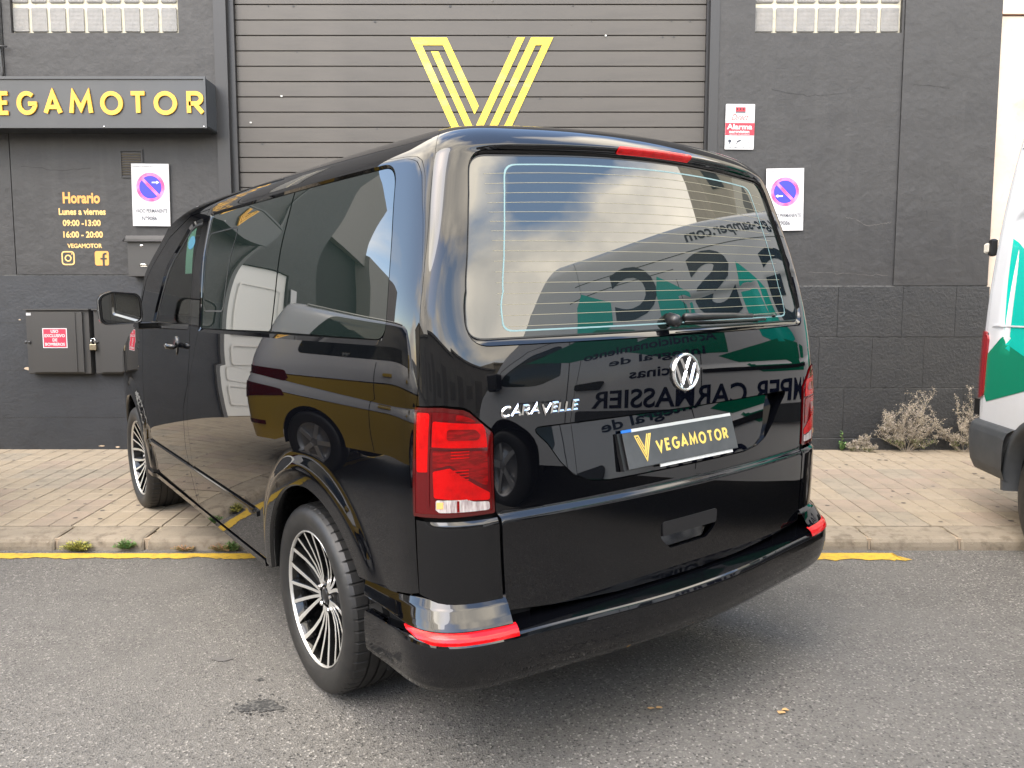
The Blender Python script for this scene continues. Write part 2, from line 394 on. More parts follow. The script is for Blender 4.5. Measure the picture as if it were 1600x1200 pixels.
def rear_disp(y, z):
    ay = np.abs(y)
    hw = .784-(z-1.316)*.19
    d = .020*sstep(1.866, 1.905, z)*sstep(.76, .50, ay)*sstep(2.2, 1.96, z)
    # lower body stands proud below the crease band
    d = d + .015*sstep(.836, .808, z)
    return d
def outline(u, v, feat=True):
    u = np.asarray(u, float); v = np.asarray(v, float)
    sgn = np.where(u < 0, -1., 1.); a = np.abs(u)
    w, xr, z = base_prof(v)
    c = .05+.02*sstep(1.1, 1.5, v)
    ry = .33-.14*sstep(1.15, 1.5, v); rx = .27-.07*sstep(1.15, 1.5, v)
    yA = w-ry-.015
    xA = xr+c*(yA/.7)**2
    xB = xA+rx
    yB = w-side_taper(xB, v)
    # rear
    t0 = np.clip(a, 0, 1); y0 = t0*yA; x0 = xr+c*(y0/.7)**2
    # corner, quintic bezier
    s = np.clip(a-1, 0, 1)
    ta = np.stack([2*c*yA/.49, np.ones_like(yA)], -1); 
    e = 1e-4; tb = np.stack([np.ones_like(xB), -(side_taper(xB+e, v)-side_taper(xB, v))/e], -1)
    hA = (yB-yA)*.40; hB = (xB-xA)*.40
    P0 = np.stack([xA, yA], -1); P5 = np.stack([xB, yB], -1)
    P1 = P0+ta*hA[..., None]; P2 = P0+ta*2*hA[..., None]; P4 = P5-tb*hB[..., None]; P3 = P5-tb*2*hB[..., None]
    S = s[..., None]; T = 1-S
    Q = T**5*P0+5*T**4*S*P1+10*T**3*S**2*P2+10*T**2*S**3*P3+5*T*S**4*P4+S**5*P5
    x2 = xB+(a-2); y2 = w-side_taper(x2, v)
    x = np.where(a <= 1, x0, np.where(a <= 2, Q[..., 0], x2))
    y = np.where(a <= 1, y0, np.where(a <= 2, Q[..., 1], y2))
    z = z-.031*sstep(1.5, 1.87, v)*(y/.7)**2*np.where(a > 2, 1., 1.)
    if feat:
        # blend of rear and side relief round the corner
        k = sstep(1.25, 1.9, a)
        zz = z
        dr = rear_disp(sgn*y, np.where(v > 1.5, v, z))*sstep(1.72, 1.45, a)
        ds = side_disp(x, z)*sstep(1.55, 1.75, a)
        x = x-dr*(1-k)
        y = y+ds+dr*k
    return np.stack([x, sgn*y, z], -1)
def surf(u, v, off=0., feat=True):
    P = outline(u, v, feat)
    e = 5e-4
    du = outline(np.asarray(u)+e, v, feat)-outline(np.asarray(u)-e, v, feat)
    dv = outline(u, np.asarray(v)+e, feat)-outline(u, np.asarray(v)-e, feat)
    n = np.cross(dv, du); n /= np.linalg.norm(n, axis=-1, keepdims=True)
    return P+n*np.asarray(off)[..., None] if np.ndim(off) else P+n*off, n

# ================================================================ setting
GY = 6.87
M_asph = mat('asphalt', (.115, .112, .108), .88)
def asphalt_nodes(m):
    t = m.node_tree; b = t.nodes['Principled BSDF']; g = t.nodes.new('ShaderNodeTexCoord'); l = t.links.new
    def noise(sc, d=3, r=.6):
        n = t.nodes.new('ShaderNodeTexNoise'); n.inputs['Scale'].default_value = sc; n.inputs['Detail'].default_value = d; n.inputs['Roughness'].default_value = r; l(g.outputs['Object'], n.inputs[0]); return n.outputs[0]
    def rng(s, a, b_, c=0, d=1):
        n = t.nodes.new('ShaderNodeMapRange'); n.inputs[1].default_value = a; n.inputs[2].default_value = b_; n.inputs[3].default_value = c; n.inputs[4].default_value = d; l(s, n.inputs[0]); return n.outputs[0]
    def mixc(f, a, c):
        n = t.nodes.new('ShaderNodeMix'); n.data_type = 'RGBA'; l(f, n.inputs[0])
        for s, i in ((a, 6), (c, 7)):
            if isinstance(s, tuple): n.inputs[i].default_value = (*s, 1)
            else: l(s, n.inputs[i])
        return n.outputs[2]
    v = t.nodes.new('ShaderNodeTexVoronoi'); v.inputs['Scale'].default_value = 150; l(g.outputs['Object'], v.inputs[0])
    sep = t.nodes.new('ShaderNodeSeparateColor'); l(v.outputs['Color'], sep.inputs[0])
    c = mixc(rng(sep.outputs[0], 0, 1), (.078, .074, .068), (.134, .127, .117))
    c = mixc(rng(sep.outputs[1], .92, .95), c, (.255, .243, .222))
    c = mixc(rng(sep.outputs[2], .92, .94), c, (.030, .029, .027))
    c = mixc(rng(noise(.9, 5), .38, .66, 0, .55), c, (.118, .113, .105))
    c = mixc(rng(noise(3.3, 4), .5, .75, 0, .35), c, (.062, .060, .056))
    l(c, b.inputs['Base Color'])
    bp = t.nodes.new('ShaderNodeBump'); bp.inputs['Strength'].default_value = .9; bp.inputs['Distance'].default_value = .004; l(v.outputs['Distance'], bp.inputs['Height'])
    b2 = t.nodes.new('ShaderNodeBump'); b2.inputs['Strength'].default_value = .5; b2.inputs['Distance'].default_value = .003; l(noise(420, 2), b2.inputs['Height']); l(bp.outputs[0], b2.inputs['Normal']); l(b2.outputs[0], b.inputs['Normal'])
asphalt_nodes(M_asph)
def roadz(y): return 0 if y < 2.8 else -.014*(y-2.8)
mb = MB(); ys = [-400, -60, -8.5, -4, 0, 2.8, 4.60, 5.2]; 
for i in range(len(ys)-1): mb.add([(-400, ys[i], roadz(ys[i])), (400, ys[i], roadz(ys[i])), (400, ys[i+1], roadz(ys[i+1])), (-400, ys[i+1], roadz(ys[i+1]))], [(0, 1, 2, 3)])
mb.add([(-400, 5.2, -.034), (400, 5.2, -.034), (400, 400, -.034), (-400, 400, -.034)], [(0, 1, 2, 3)])
road = mb.obj('road', M_asph, kind='structure')
def blob(cx, cy, rx, ry, z, n=22, jag=.25, seed=1):
    r = random.Random(seed); ph = [r.uniform(0, 6.28) for _ in range(5)]
    return [(cx+rx*math.cos(a)*(1+jag*sum(math.sin(a*(k+2)+ph[k])/(k+1.3) for k in range(5))*.6), cy+ry*math.sin(a)*(1+jag*sum(math.cos(a*(k+2)+ph[k])/(k+1.3) for k in range(5))*.6), z) for a in [2*math.pi*i/n for i in range(n)]]
M_oil = mat('oil_stain_dark', (.022, .022, .022), .75, noise=(90, (.085, .083, .078), .48, .60), bump=(120, .5, .003))
def spl(px, py, rx, ry, seed):
    r = random.Random(seed); n = 72; rad_ = [1.0]*n
    for k in (2, 3, 5, 7, 11, 17): ph = r.uniform(0, 6.28); am = .34/k**.75; rad_ = [q+am*math.sin(k*2*math.pi*i/n+ph) for i, q in enumerate(rad_)]
    b = MB(); P = [(px+rx*q*math.cos(2*math.pi*i/n), py+ry*q*math.sin(2*math.pi*i/n), roadz(py)+.0035) for i, q in enumerate(rad_)]; b.add(P+[(px, py, roadz(py)+.0035)], [(i, (i+1) % n, n) for i in range(n)])
    for _ in range(26):
        a = r.uniform(0, 6.28); d = r.uniform(1.0, 1.7); s_ = r.uniform(.002, .007); b.add([(px+rx*d*math.cos(a)+s_*math.cos(t), py+ry*d*math.sin(a)+s_*math.sin(t), roadz(py)+.0036) for t in (0, 1.2, 2.5, 3.7, 5)], [(0, 1, 2, 3, 4)])
    return b.obj('oil_stain', M_oil, road)
def stain(px, py, rx, ry, seed, m=M_oil, nm='oil_stain', jag=.35):
    b = MB(); P = blob(px, py, rx, ry, roadz(py)+.0035, 40, jag, seed); b.add(P, [tuple(range(len(P)))]); return b.obj(nm, m, road)
spl(-.885, 2.65, .060, .050, 3); stain(-.95, 2.85, .014, .010, 5); stain(-1.16, 3.03, .035, .02, 8, mat('faint_stain', (.095, .091, .086), .88), 'faint_stain', .5)
stain(-.44, 3.05, .07, .09, 12, mat('pale_stain', (.30, .29, .26), .9, noise=(40, (.12, .115, .11), .45, .55)), 'pale_stain', .6)
# yellow line with worn edges
M_yel = mat('yellow_line_paint', (0.4898, 0.3160, 0.0277), .7, noise=(28, (0.3160, 0.2133, 0.0395), .50, .66, 90, (0.1264, 0.1027, 0.0632), .60, .68), bump=(150, .3, .002))
r_ = random.Random(4); top = []; bot = []
x = -14.0; w_ = 0
while x < 2.23:
    w_ = .7*w_+.3*r_.gauss(0, .022)
    top.append((x, 4.474+r_.uniform(-.003, .003)+.004*math.sin(x))); bot.append((x, (4.378 if x < -.5 else 4.35)+w_+r_.uniform(-.008, .008))); x += .02
top.append((2.20, 4.45)); bot.append((2.27, 4.35))
mb = MB(); nT = len(top); mb.add([(a, b, roadz(b)+.004) for a, b in top]+[(a, b, roadz(b)+.004) for a, b in bot], [(i, i+nT, i+1+nT, i+1) for i in range(nT-1)])
mb.obj('yellow_line', M_yel, road)
# ---- pavement of grooved slabs, kerb of stones
def pz(y): return .054+.05*(y-4.56)
M_slab = mat('slab_beige', (0.2257, 0.1846, 0.1309), .85, noise=(1.3, (0.2570, 0.2160, 0.1591), .35, .65, 7, (0.1659, 0.1374, 0.0996), .52, .72, 55, (0.2799, 0.2357, 0.1757), .60, .75), bump=(160, .5, .003, 14, .3, .01))
M_slab2 = mat('slab_rosy', (0.2368, 0.1862, 0.1420), .85, noise=(1.3, (0.2041, 0.1694, 0.1282), .35, .65, 7, (0.1664, 0.1379, 0.1064), .52, .72, 55, (0.2805, 0.2362, 0.1825), .60, .75), bump=(160, .5, .003, 14, .3, .01))
M_slab3 = mat('slab_grey', (0.1939, 0.1686, 0.1275), .85, noise=(1.3, (0.2352, 0.2004, 0.1530), .35, .65, 9, (0.1446, 0.1256, 0.0972), .50, .70), bump=(160, .5, .003, 14, .3, .01))
M_joint = mat('slab_joint', (0.1027, 0.0790, 0.0553), .95, noise=(6, (0.3002, 0.2528, 0.1738), .45, .6))
M_kerb = mat('kerb_concrete', (0.1857, 0.1580, 0.1185), .9, noise=(2.2, (0.2291, 0.1935, 0.1462), .35, .65, 14, (0.1264, 0.1027, 0.0751), .50, .68, 60, (0.2607, 0.2212, 0.1659), .60, .75), bump=(120, .7, .004, 18, .5, .012))
M_mort = mat('kerb_mortar', (0.3002, 0.2370, 0.1699), .95, bump=(90, .7, .004))
pav = MB(); pav.add([(-60, 4.7, pz(4.7)-.014), (60, 4.7, pz(4.7)-.014), (60, GY+.3, pz(GY+.3)-.014), (-60, GY+.3, pz(GY+.3)-.014)], [(0, 1, 2, 3)])
pavement = pav.obj('pavement', M_joint, kind='structure')
S_ = .28; slab_mes = []
def slab_geo(mb, x0, y0, w, d, jz=0, mi=0, r=None):
    h = .0022; g = .0028
    nx = 2 if w > .2 else 1; ny = 2 if d > .2 else 1
    for i in range(nx):
        for j in range(ny):
            a0 = x0+i*w/nx+(g if i == 0 else g*.8); a1 = x0+(i+1)*w/nx-(g if i == nx-1 else g*.8); b0 = y0+j*d/ny+(g if j == 0 else g*.8); b1 = y0+(j+1)*d/ny-(g if j == ny-1 else g*.8); c = .0035
            V = [(a0, b0, -.012), (a1, b0, -.012), (a1, b1, -.012), (a0, b1, -.012), (a0, b0, -.003), (a1, b0, -.003), (a1, b1, -.003), (a0, b1, -.003), (a0+c, b0+c, 0), (a1-c, b0+c, 0), (a1-c, b1-c, 0), (a0+c, b1-c, 0)]
            mb.add(V, [(0, 1, 5, 4), (1, 2, 6, 5), (2, 3, 7, 6), (3, 0, 4, 7), (4, 5, 9, 8), (5, 6, 10, 9), (6, 7, 11, 10), (7, 4, 8, 11), (8, 9, 10, 11)], mi)
base_mb = MB(); slab_geo(base_mb, -S_/2, -S_/2, S_, S_); 
for mm in (M_slab, M_slab2, M_slab3):
    me = base_mb.mesh('slab'); me.materials.append(mm); slab_mes.append(me)
r_ = random.Random(11); rows_y = [4.765+S_*k for k in range(8)]; far = MB(); sl_pitch = math.atan(.05)
for ri, y0 in enumerate(rows_y):
    d = min(S_, GY-y0)
    x0 = -12.0+.035
    while x0 < 7:
        xc = x0+S_/2; yc = y0+S_/2; near = abs(xc) < .66*yc+.35 and d > .2 and not (-1.9 < xc < 1.3 and yc > 5.4 and 0)
        jz = r_.uniform(-.0012, .0012)
        if near:
            o = new('paving_slab', r_.choices(slab_mes, [6, 2, 2])[0], None, pavement, loc=(xc, yc, pz(yc)+jz)); o.rotation_euler = (sl_pitch+r_.uniform(-.003, .003), r_.uniform(-.003, .003), 0)
        else:
            b = MB(); slab_geo(b, x0, 0, S_, d); far.add([(p[0], p[1]+y0, p[2]+pz(y0+p[1])+jz) for p in b.v], b.f)
        x0 += S_
far.obj('paving_slabs_beyond', M_slab, pavement, kind='stuff')
kerb = MB(); kerb.box(-60, 60, 4.56, 4.76, -.05, .040); kerb = kerb.obj('kerb', M_mort, kind='structure')
prof_k = [(4.76, -.04), (4.76, pz(4.76)-.004), (4.745, pz(4.75)-.001), (4.60, .052), (4.575, .049), (4.555, .040), (4.543, .024), (4.538, 0), (4.536, -.04)]
kx = [-2.69+.535*k for k in range(-18, 20)]
for i, x0 in enumerate(kx):
    if x0 < -8 or x0 > 6: continue
    w = .535-.016-rnd.uniform(0, .008); mb = MB(); n = len(prof_k); cu = [.0, .012, w-.012, w]; V = []
    for c_, ins in zip(cu, (.010, 0, 0, .010)):
        for a, b in prof_k: V.append((x0+c_, a+(ins if a < 4.6 else 0), b-(ins*.6 if b > .03 else 0)+0))
    mb.add(V, [(k*n+j, (k+1)*n+j, (k+1)*n+j+1, k*n+j+1) for k in range(3) for j in range(n-1)]+[tuple(range(n)), tuple(3*n+j for j in range(n-1, -1, -1))], 0)
    mb.obj('kerb_stone', M_kerb, kerb, loc=(0, rnd.uniform(-.002, .004), rnd.uniform(-.002, .002)))

# ---- the dark building
M_wall = mat('wall_dark_paint', (0.0228, 0.0225, 0.0229), .6, noise=(.7, (0.0286, 0.0280, 0.0282), .35, .7, 5, (0.0188, 0.0187, 0.0196), .5, .75, (3, 3, .7), (0.0343, 0.0339, 0.0337), .60, .78, (9, 9, .55), (0.0290, 0.0284, 0.0284), .52, .66, 16, (0.0331, 0.0328, 0.0324), .66, .74), bump=(3.5, .5, .03, 20, .5, .009, 160, .3, .0018))
M_base = mat('wall_base_blue_black', (0.0167, 0.0192, 0.0238), .55, noise=(1.6, (0.0216, 0.0233, 0.0275), .35, .7, 7, (0.0132, 0.0143, 0.0171), .5, .75), bump=(4, .4, .02, 40, .5, .005, 170, .4, .002))
M_stone = mat('painted_stone', (0.0156, 0.0167, 0.0184), .5, noise=(8, (0.0216, 0.0222, 0.0232), .4, .7, 120, (0.0299, 0.0299, 0.0306), .60, .72), bump=(45, .8, .007, 190, .8, .003))
M_line = mat('joint_light', (0.0884, 0.0884, 0.0850), .8, noise=(20, (0.0340, 0.0340, 0.0340), .45, .6))
M_door = mat('shutter_brown_grey', (0.0538, 0.0479, 0.0412), .48, noise=(1.5, (0.0631, 0.0561, 0.0480), .35, .7, (2, 2, 14), (0.0480, 0.0428, 0.0367), .5, .75), bump=(60, .15, .002, 5, .1, .01))
M_frame = mat('frame_black', (.016, .016, .017), .4)
M_mortar = mat('block_mortar_cream', (0.5084, 0.4756, 0.3690), .85, noise=(30, (0.3280, 0.3116, 0.2624), .5, .7), bump=(70, .5, .004))
bld = empty('dark_building', (0, GY, 0), 'charcoal painted workshop building with a wide ribbed shutter door and glass block windows', 'building')
def bb(name, x0, x1, z0, z1, m, y0=0., y1=.3, parent=bld, bev=0, **k):
    b = MB(); b.box(x0, x1, y0, y1, z0, z1, bev=bev); return b.obj(name, m, parent, **k)
# left wall pieces leave the glass block opening free
TOP = 6.2
def wall_with_hole(x0, x1, z0, z1, hx0, hx1, hz0, hz1, m, y0, y1):
    b = MB()
    for a in ((x0, hx0, z0, z1), (hx1, x1, z0, z1), (hx0, hx1, z0, hz0), (hx0, hx1, hz1, z1)): b.box(a[0], a[1], y0, y1, a[2], a[3])
    return b.obj('wall', m, bld)
wall_with_hole(-4.285, -2.505, 1.70, TOP, -4.215, -2.806, 3.717, 4.18, M_wall, 0, .3)
bb('wall', -5.65, -4.295, 1.70, TOP, M_wall, .004, .3); bb('wall', -4.295, -4.285, 1.70, TOP, M_frame, .018, .3)
bb('wall', -5.65, -2.505, .0, 1.690, M_base, -.003, .3); bb('wall_joint', -5.65, -2.505, 1.690, 1.700, M_line, .006, .3)
for z in (1.284, .870, .453): bb('wall_joint', -5.65, -2.52, z-.002, z+.002, M_frame, -.0038, .0)
wall_with_hole(1.745, 3.30, 1.605, TOP, 2.046, 3.281, 3.717, 4.18, M_wall, 0, .3)
bb('wall', 3.302, 4.115, 1.605, TOP, M_wall, -.012, .3); bb('wall_joint', 1.745, 4.115, 1.595, 1.605, M_line, -.004, .3)
# stone plinth right: three courses of blocks
for z0, z1, xs in ((1.160, 1.594, [1.745, 2.30, 2.82, 3.379, 3.839, 4.125]), (.715, 1.154, [1.745, 2.12, 2.669, 3.131, 3.583, 4.125]), (.275, .709, [1.745, 2.34, 2.901, 3.44, 3.95, 4.125]), (.0, .269, [1.745, 2.62, 3.5, 4.125])):
    for a, b_ in zip(xs, xs[1:]): bb('stone_block', a+.0015, b_-.0015, z0, z1, M_stone, -.030+rnd.uniform(-.002, .002), .3, bev=.003)
bb('plinth_mortar', 1.75, 4.12, .0, 1.594, M_line, -.020, .25)
for zz in (.712, .272, 1.157): bb('wall_joint', 1.75, 4.12, zz-.003, zz+.003, M_line, -.0245, 0)
# door jambs
bb('door_jamb', -2.505, -2.40, 0, TOP, M_frame, -.02, .3); bb('door_jamb', -2.40, -2.352, 0, TOP, M_frame, .03, .3); bb('door_jamb', 1.668, 1.745, 0, TOP, M_frame, -.01, .3); bb('door_jamb', 1.650, 1.668, 0, TOP, M_frame, .05, .3)
# shutter door
dz = [3.973-.1270*k for k in range(-9, 31)]
sh = MB(); sh.box(-2.352, 1.65, .115, .14, 0, 6.2); door = sh.obj('shutter_door', M_frame, bld)
SL = MB(); 
prof_s = [(.0012, .088), (.0030, .075), (.0060, .070), (.1215, .070), (.1245, .0745), (.1260, .088)]
n = len(prof_s); V = []
for x in (-2.35, 1.648):
    for z, y in prof_s: V.append((x, y, z))
SL.add(V, [(j, j+n, j+1+n, j+1) for j in range(n-1)])
sl_me = SL.mesh('slat'); sl_me.materials.append(M_door)
for z in dz:
    if z-.127 > 0: o = new('door_slat', sl_me, None, door, loc=(0, rnd.uniform(-.0015, .0015), z-.127)); o.rotation_euler.x = rnd.uniform(-.004, .004)
# chips and dents along the slat joints
chips = MB(); r_ = random.Random(5)
for k in range(60):
    z = r_.choice(dz); x = r_.uniform(-2.3, 1.6); s_ = r_.uniform(.004, .011); chips.box(x, x+s_*1.6, .0665, .0715, z-.010-s_, z-.008)
chips.obj('dent', M_frame, door, kind='stuff')
for x, z in ((-1.98, 3.21), (.79, 3.71), (-2.25, 2.99)): b = MB(); b.box(x, x+.014, .060, .0695, z, z+.012); b.obj('rivet', M_white, door)
# V emblem on the door
Vl = [[(-.862, 3.701), (-.554, 3.701), (-.588, 3.638), (-.765, 3.638)], [(-.862, 3.701), (-.765, 3.638), (-.40, 2.84), (-.24, 2.49), (-.24, 2.34)], [(-.588, 3.638), (-.554, 3.701), (-.285, 3.135), (-.321, 3.065)],
      [(-.69, 3.587), (-.627, 3.587), (-.24, 2.75), (-.24, 2.61)], [(.044, 3.703), (.109, 3.703), (-.254, 2.948), (-.29, 2.87), (-.322, 2.945)], [(.164, 3.703), (.351, 3.703), (.257, 3.638), (.200, 3.638)], [(.164, 3.703), (.2, 3.638), (-.134, 2.948), (-.23, 2.75), (-.23, 2.89)], [(.257, 3.638), (.351, 3.703), (-.011, 2.948), (-.23, 2.49), (-.23, 2.63)]]
M_vgold = mat('yellow_gold_vinyl', (0.6560, 0.4756, 0.0049), .25, noise=((1.2, 1.2, 3.2), (0.7544, 0.6560, 0.1640), .54, .72), coat=.3)
for iq, q in enumerate(Vl):
    b = MB(); b.prism([(a, c) for a, c in q], .0655-.0004*iq, .068, 'y'); b.obj('logo_stroke', M_vgold, door)
# glass block windows
M_blk = mat('glass_block', (0.2460, 0.2460, 0.2378), .25, noise=(9, (0.3280, 0.3198, 0.3034), .35, .7), ior=1.5)
def block_nodes(m):
    t = m.node_tree; b = t.nodes['Principled BSDF']; g = t.nodes.new('ShaderNodeTexCoord'); l = t.links.new
    sx = t.nodes.new('ShaderNodeSeparateXYZ'); l(g.outputs['Object'], sx.inputs[0]); hs = []
    for k in (0, 2):
        m1 = t.nodes.new('ShaderNodeMath'); m1.operation = 'MULTIPLY'; m1.inputs[1].default_value = 2*math.pi/.0105; l(sx.outputs[k], m1.inputs[0])
        m2 = t.nodes.new('ShaderNodeMath'); m2.operation = 'SINE'; l(m1.outputs[0], m2.inputs[0]); hs.append(m2.outputs[0])
    a = t.nodes.new('ShaderNodeMath'); a.operation = 'MAXIMUM'; l(hs[0], a.inputs[0]); l(hs[1], a.inputs[1])
    bp = t.nodes.new('ShaderNodeBump'); bp.inputs['Strength'].default_value = .8; bp.inputs['Distance'].default_value = .003; l(a.outputs[0], bp.inputs['Height']); l(bp.outputs[0], b.inputs['Normal'])
    r = t.nodes.new('ShaderNodeMapRange'); r.inputs[1].default_value = .55; r.inputs[2].default_value = 1; l(a.outputs[0], r.inputs[0]); mxx = t.nodes.new('ShaderNodeMix'); mxx.data_type = 'RGBA'; l(r.outputs[0], mxx.inputs[0]); l(b.inputs['Base Color'].links[0].from_socket, mxx.inputs[6]); mxx.inputs[7].default_value = (.16, .15, .14, 1); l(mxx.outputs[2], b.inputs['Base Color'])
block_nodes(M_blk)
def block_window(x0, n, pitch, wblk, z0, rows_):
    fr = MB(); fr.box(x0-.006, x0+n*pitch, .04, .14, z0, z0+rows_*.238+.02); w = fr.obj('glass_block_window', M_mortar, bld)
    b = MB(); b.box(0, wblk, 0, .1, 0, .205, bev=.010); me = b.mesh('blk'); me.materials.append(M_blk)
    for i in range(n):
        for j in range(rows_): new('glass_block', me, None, w, loc=(x0+i*pitch+.002, .026, z0+.012+j*.238))
block_window(-4.212, 9, .1565, .127, 3.719, 2); block_window(2.051, 7, .1770, .148, 3.719, 2)
# pale neighbouring building to the right
nb = empty('pale_building', (0, GY, 0), 'cream and pinkish rendered building beyond the right edge of the dark wall', 'building')
M_cream = mat('cream_render', (0.4920, 0.4428, 0.3608), .8, noise=(2, (0.4920, 0.3854, 0.3116), .4, .65, 11, (0.4264, 0.3444, 0.2706), .55, .72), bump=(20, .3, .01))
M_pink = mat('cream_upper', (0.4920, 0.4674, 0.3936), .8)
bb('wall', 4.117, 16, 0, 3.855, M_cream, .01, .4, nb); bb('cornice', 4.117, 16, 3.868, 3.90, mat('cornice_pink', (.62, .42, .32), .8), -.01, .4, nb); bb('wall', 4.117, 16, 3.90, 6.4, M_pink, .0, .4, nb)
for k, x in enumerate((6.0, 8.8, 11.6)): bb('window', x, x+1.1, 4.4, 5.7, M_frame, -.02, .1, nb)
b = MB(); b.tube([(0, 0, 0), (0, -.12, .01)], .022, 10); b.tube([(0, -.12, .01), (-.05, -.20, -.01)], .035, 10); b.obj('wall_camera', M_frame, loc=(4.385, GY-.0, 3.17), label='small black camera on the cream wall at the top right', cat='wall camera')  # small camera on a bracket, gives no light

M_chip = mat('paint_chip', (.42, .33, .24), .9)
for k, (x, z, a, b_) in enumerate(((-4.24, .885, .05, .03), (-3.62, .20, .06, .012), (-3.48, .19, .04, .016), (-4.28, 1.31, .02, .012), (2.2, .23, .03, .012), (-2.9, .23, .03, .01))):
    b = MB(); r = random.Random(k); b.add([(x+a*.5*math.cos(t)*r.uniform(.6, 1.2), -.0065, z+b_*.5*math.sin(t)*r.uniform(.6, 1.2)) for t in [i*.63 for i in range(10)]], [tuple(range(10))]); b.obj('paint_chip', M_chip, bld)

# hairline cracks and plaster ridges on the right wall
M_crk = mat('crack_light', (.085, .082, .078), .8); M_crd = mat('crack_dark', (.012, .012, .012), .8)
def crack(pts, w, m, seed):
    r = random.Random(seed); P = []
    for (x0, z0), (x1, z1) in zip(pts, pts[1:]):
        for k in range(8): t = k/8; P.append((x0+(x1-x0)*t+r.gauss(0, .004), z0+(z1-z0)*t+r.gauss(0, .004)))
    P.append(pts[-1]); b = MB(); V = []
    for x, z in P: V += [(x, -.0140, z), (x, -.0140, z+w*r.uniform(.4, 1.3))]
    b.add(V, [(2*i, 2*i+2, 2*i+3, 2*i+1) for i in range(len(P)-1)]); return b.obj('wall_crack', m, bld)
crack([(2.86, 2.19), (2.95, 2.17), (3.05, 2.11), (3.16, 2.13), (3.26, 2.14)], .005, M_crk, 1); crack([(2.55, 1.72), (2.85, 1.71), (3.0, 1.70), (3.25, 1.69)], .004, M_crk, 2)
crack([(3.30, 2.42), (3.36, 2.40), (3.55, 2.43), (3.72, 2.37)], .004, M_crd, 3); crack([(2.2, 3.25), (2.5, 3.20), (2.8, 3.22)], .003, M_crd, 4); crack([(3.4, 3.3), (3.7, 3.26)], .003, M_crd, 5); crack([(-4.2, 2.62), (-3.9, 2.58), (-3.6, 2.60)], .003, M_crd, 6)
for o_ in [o for o in bld.children if o.name.startswith('wall_crack')]: o_.location.y = .0 if o_.data.vertices[0].co.x > 3.302 else .0125
# dents on the slats
for k in range(16):
    x = rnd.uniform(-2.25, 1.55); z = rnd.choice(dz)-.127+rnd.uniform(.03, .09); b = MB(); rx = rnd.uniform(.006, .016)
    b.lathe([(0, .0025), (rx*.6, .0012), (rx, -.0002)], 10, 'y', c=(0, 0, 0)); o = b.obj('dent', M_door, door, loc=(x, .0695, z)); o.rotation_euler.z = math.pi

# ================================================================ black passenger van
def uy(y, v):
    s = 1 if y >= 0 else -1; g = np.linspace(0, 2, 401); P = outline(g, np.full(401, v), False); return s*float(np.interp(abs(y), P[:, 1], g))
def ux(x, v): return 2+x-float(outline(2., v, False)[0])
XV = lambda l: [(ux(x, v), v) for x, v in l]
mirror = lambda l: [(-u, v) for u, v in l]
VAN_A = Matrix(((-.59096, -.8066, -.01286), (.80647, -.59034, -.0333), (.01927, -.03004, .99936))).to_4x4()
VAN_M = Matrix.Translation((.0178, 3.3191, .0274)) @ VAN_A
van = empty('passenger_van', label='black passenger van parked nose-in over the kerb, seen from behind, tail near the camera', cat='van'); van.matrix_world = VAN_M
SF = lambda u, v: surf(u, v)
CREASE = (1.118, 1.124, 1.128, 1.132, 1.136, 1.140, 1.146)
RV = (.800, .812, .818, .823, .829, .834, .840, .562, .5685, .541, .549)
P_ = dict(sx=.9)
def arcp(k, a0, a1, r=.435, n=26): cx = ACX[0] if k == 0 else ACX[1]; return [(cx+r*math.cos(rad(a0+(a1-a0)*i/n)), .355+r*math.sin(rad(a0+(a1-a0)*i/n))) for i in range(n+1)]
RF = .57; AR = rad(180)-math.asin((.578-.355)/RF); AI = rad(180)-math.asin((.578-.355)/.435)
xB_ = lambda v: outline(np.full_like(v, 2.), v)[..., 0]
def FAR(cx):
    def f(th, r): x = cx+r*np.cos(th); z = .355+r*np.sin(th); return surf(2+x-xB_(z), z)
    return f
# --- side glass outlines (x, v)
rear_pane = [(-.605, 1.312), (.288, 1.302), (.250, 1.866), (-.49, 1.868)]
mid_pane = [(.294, 1.302), (1.252, 1.278), (1.325, 1.864), (.256, 1.866)]
door_pane = [(1.455, 1.279), (2.220, 1.262), (2.13, 1.37), (1.95, 1.582), (1.64, 1.836), (1.435, 1.842)]
gapA = [(1.475, .372), (1.51, .45), (1.584, .653), (1.561, .856), (1.451, .998), (1.411, 1.274), (1.395, 1.84), (1.391, 1.93), (1.39, 2.03)]
gapB = [(1.434, .372), (1.46, .50), (1.482, .603), (1.492, .832), (1.414, 1.033), (1.330, 1.179), (1.256, 1.273), (1.330, 1.864), (1.333, 2.03)]
gap_rear = [(1.64, 2.03), (1.622, 1.98), (1.564, 1.877), (1.572, 1.661), (1.586, 1.461), (1.667, 1.271), (1.708, 1.15), (1.713, 1.139)]
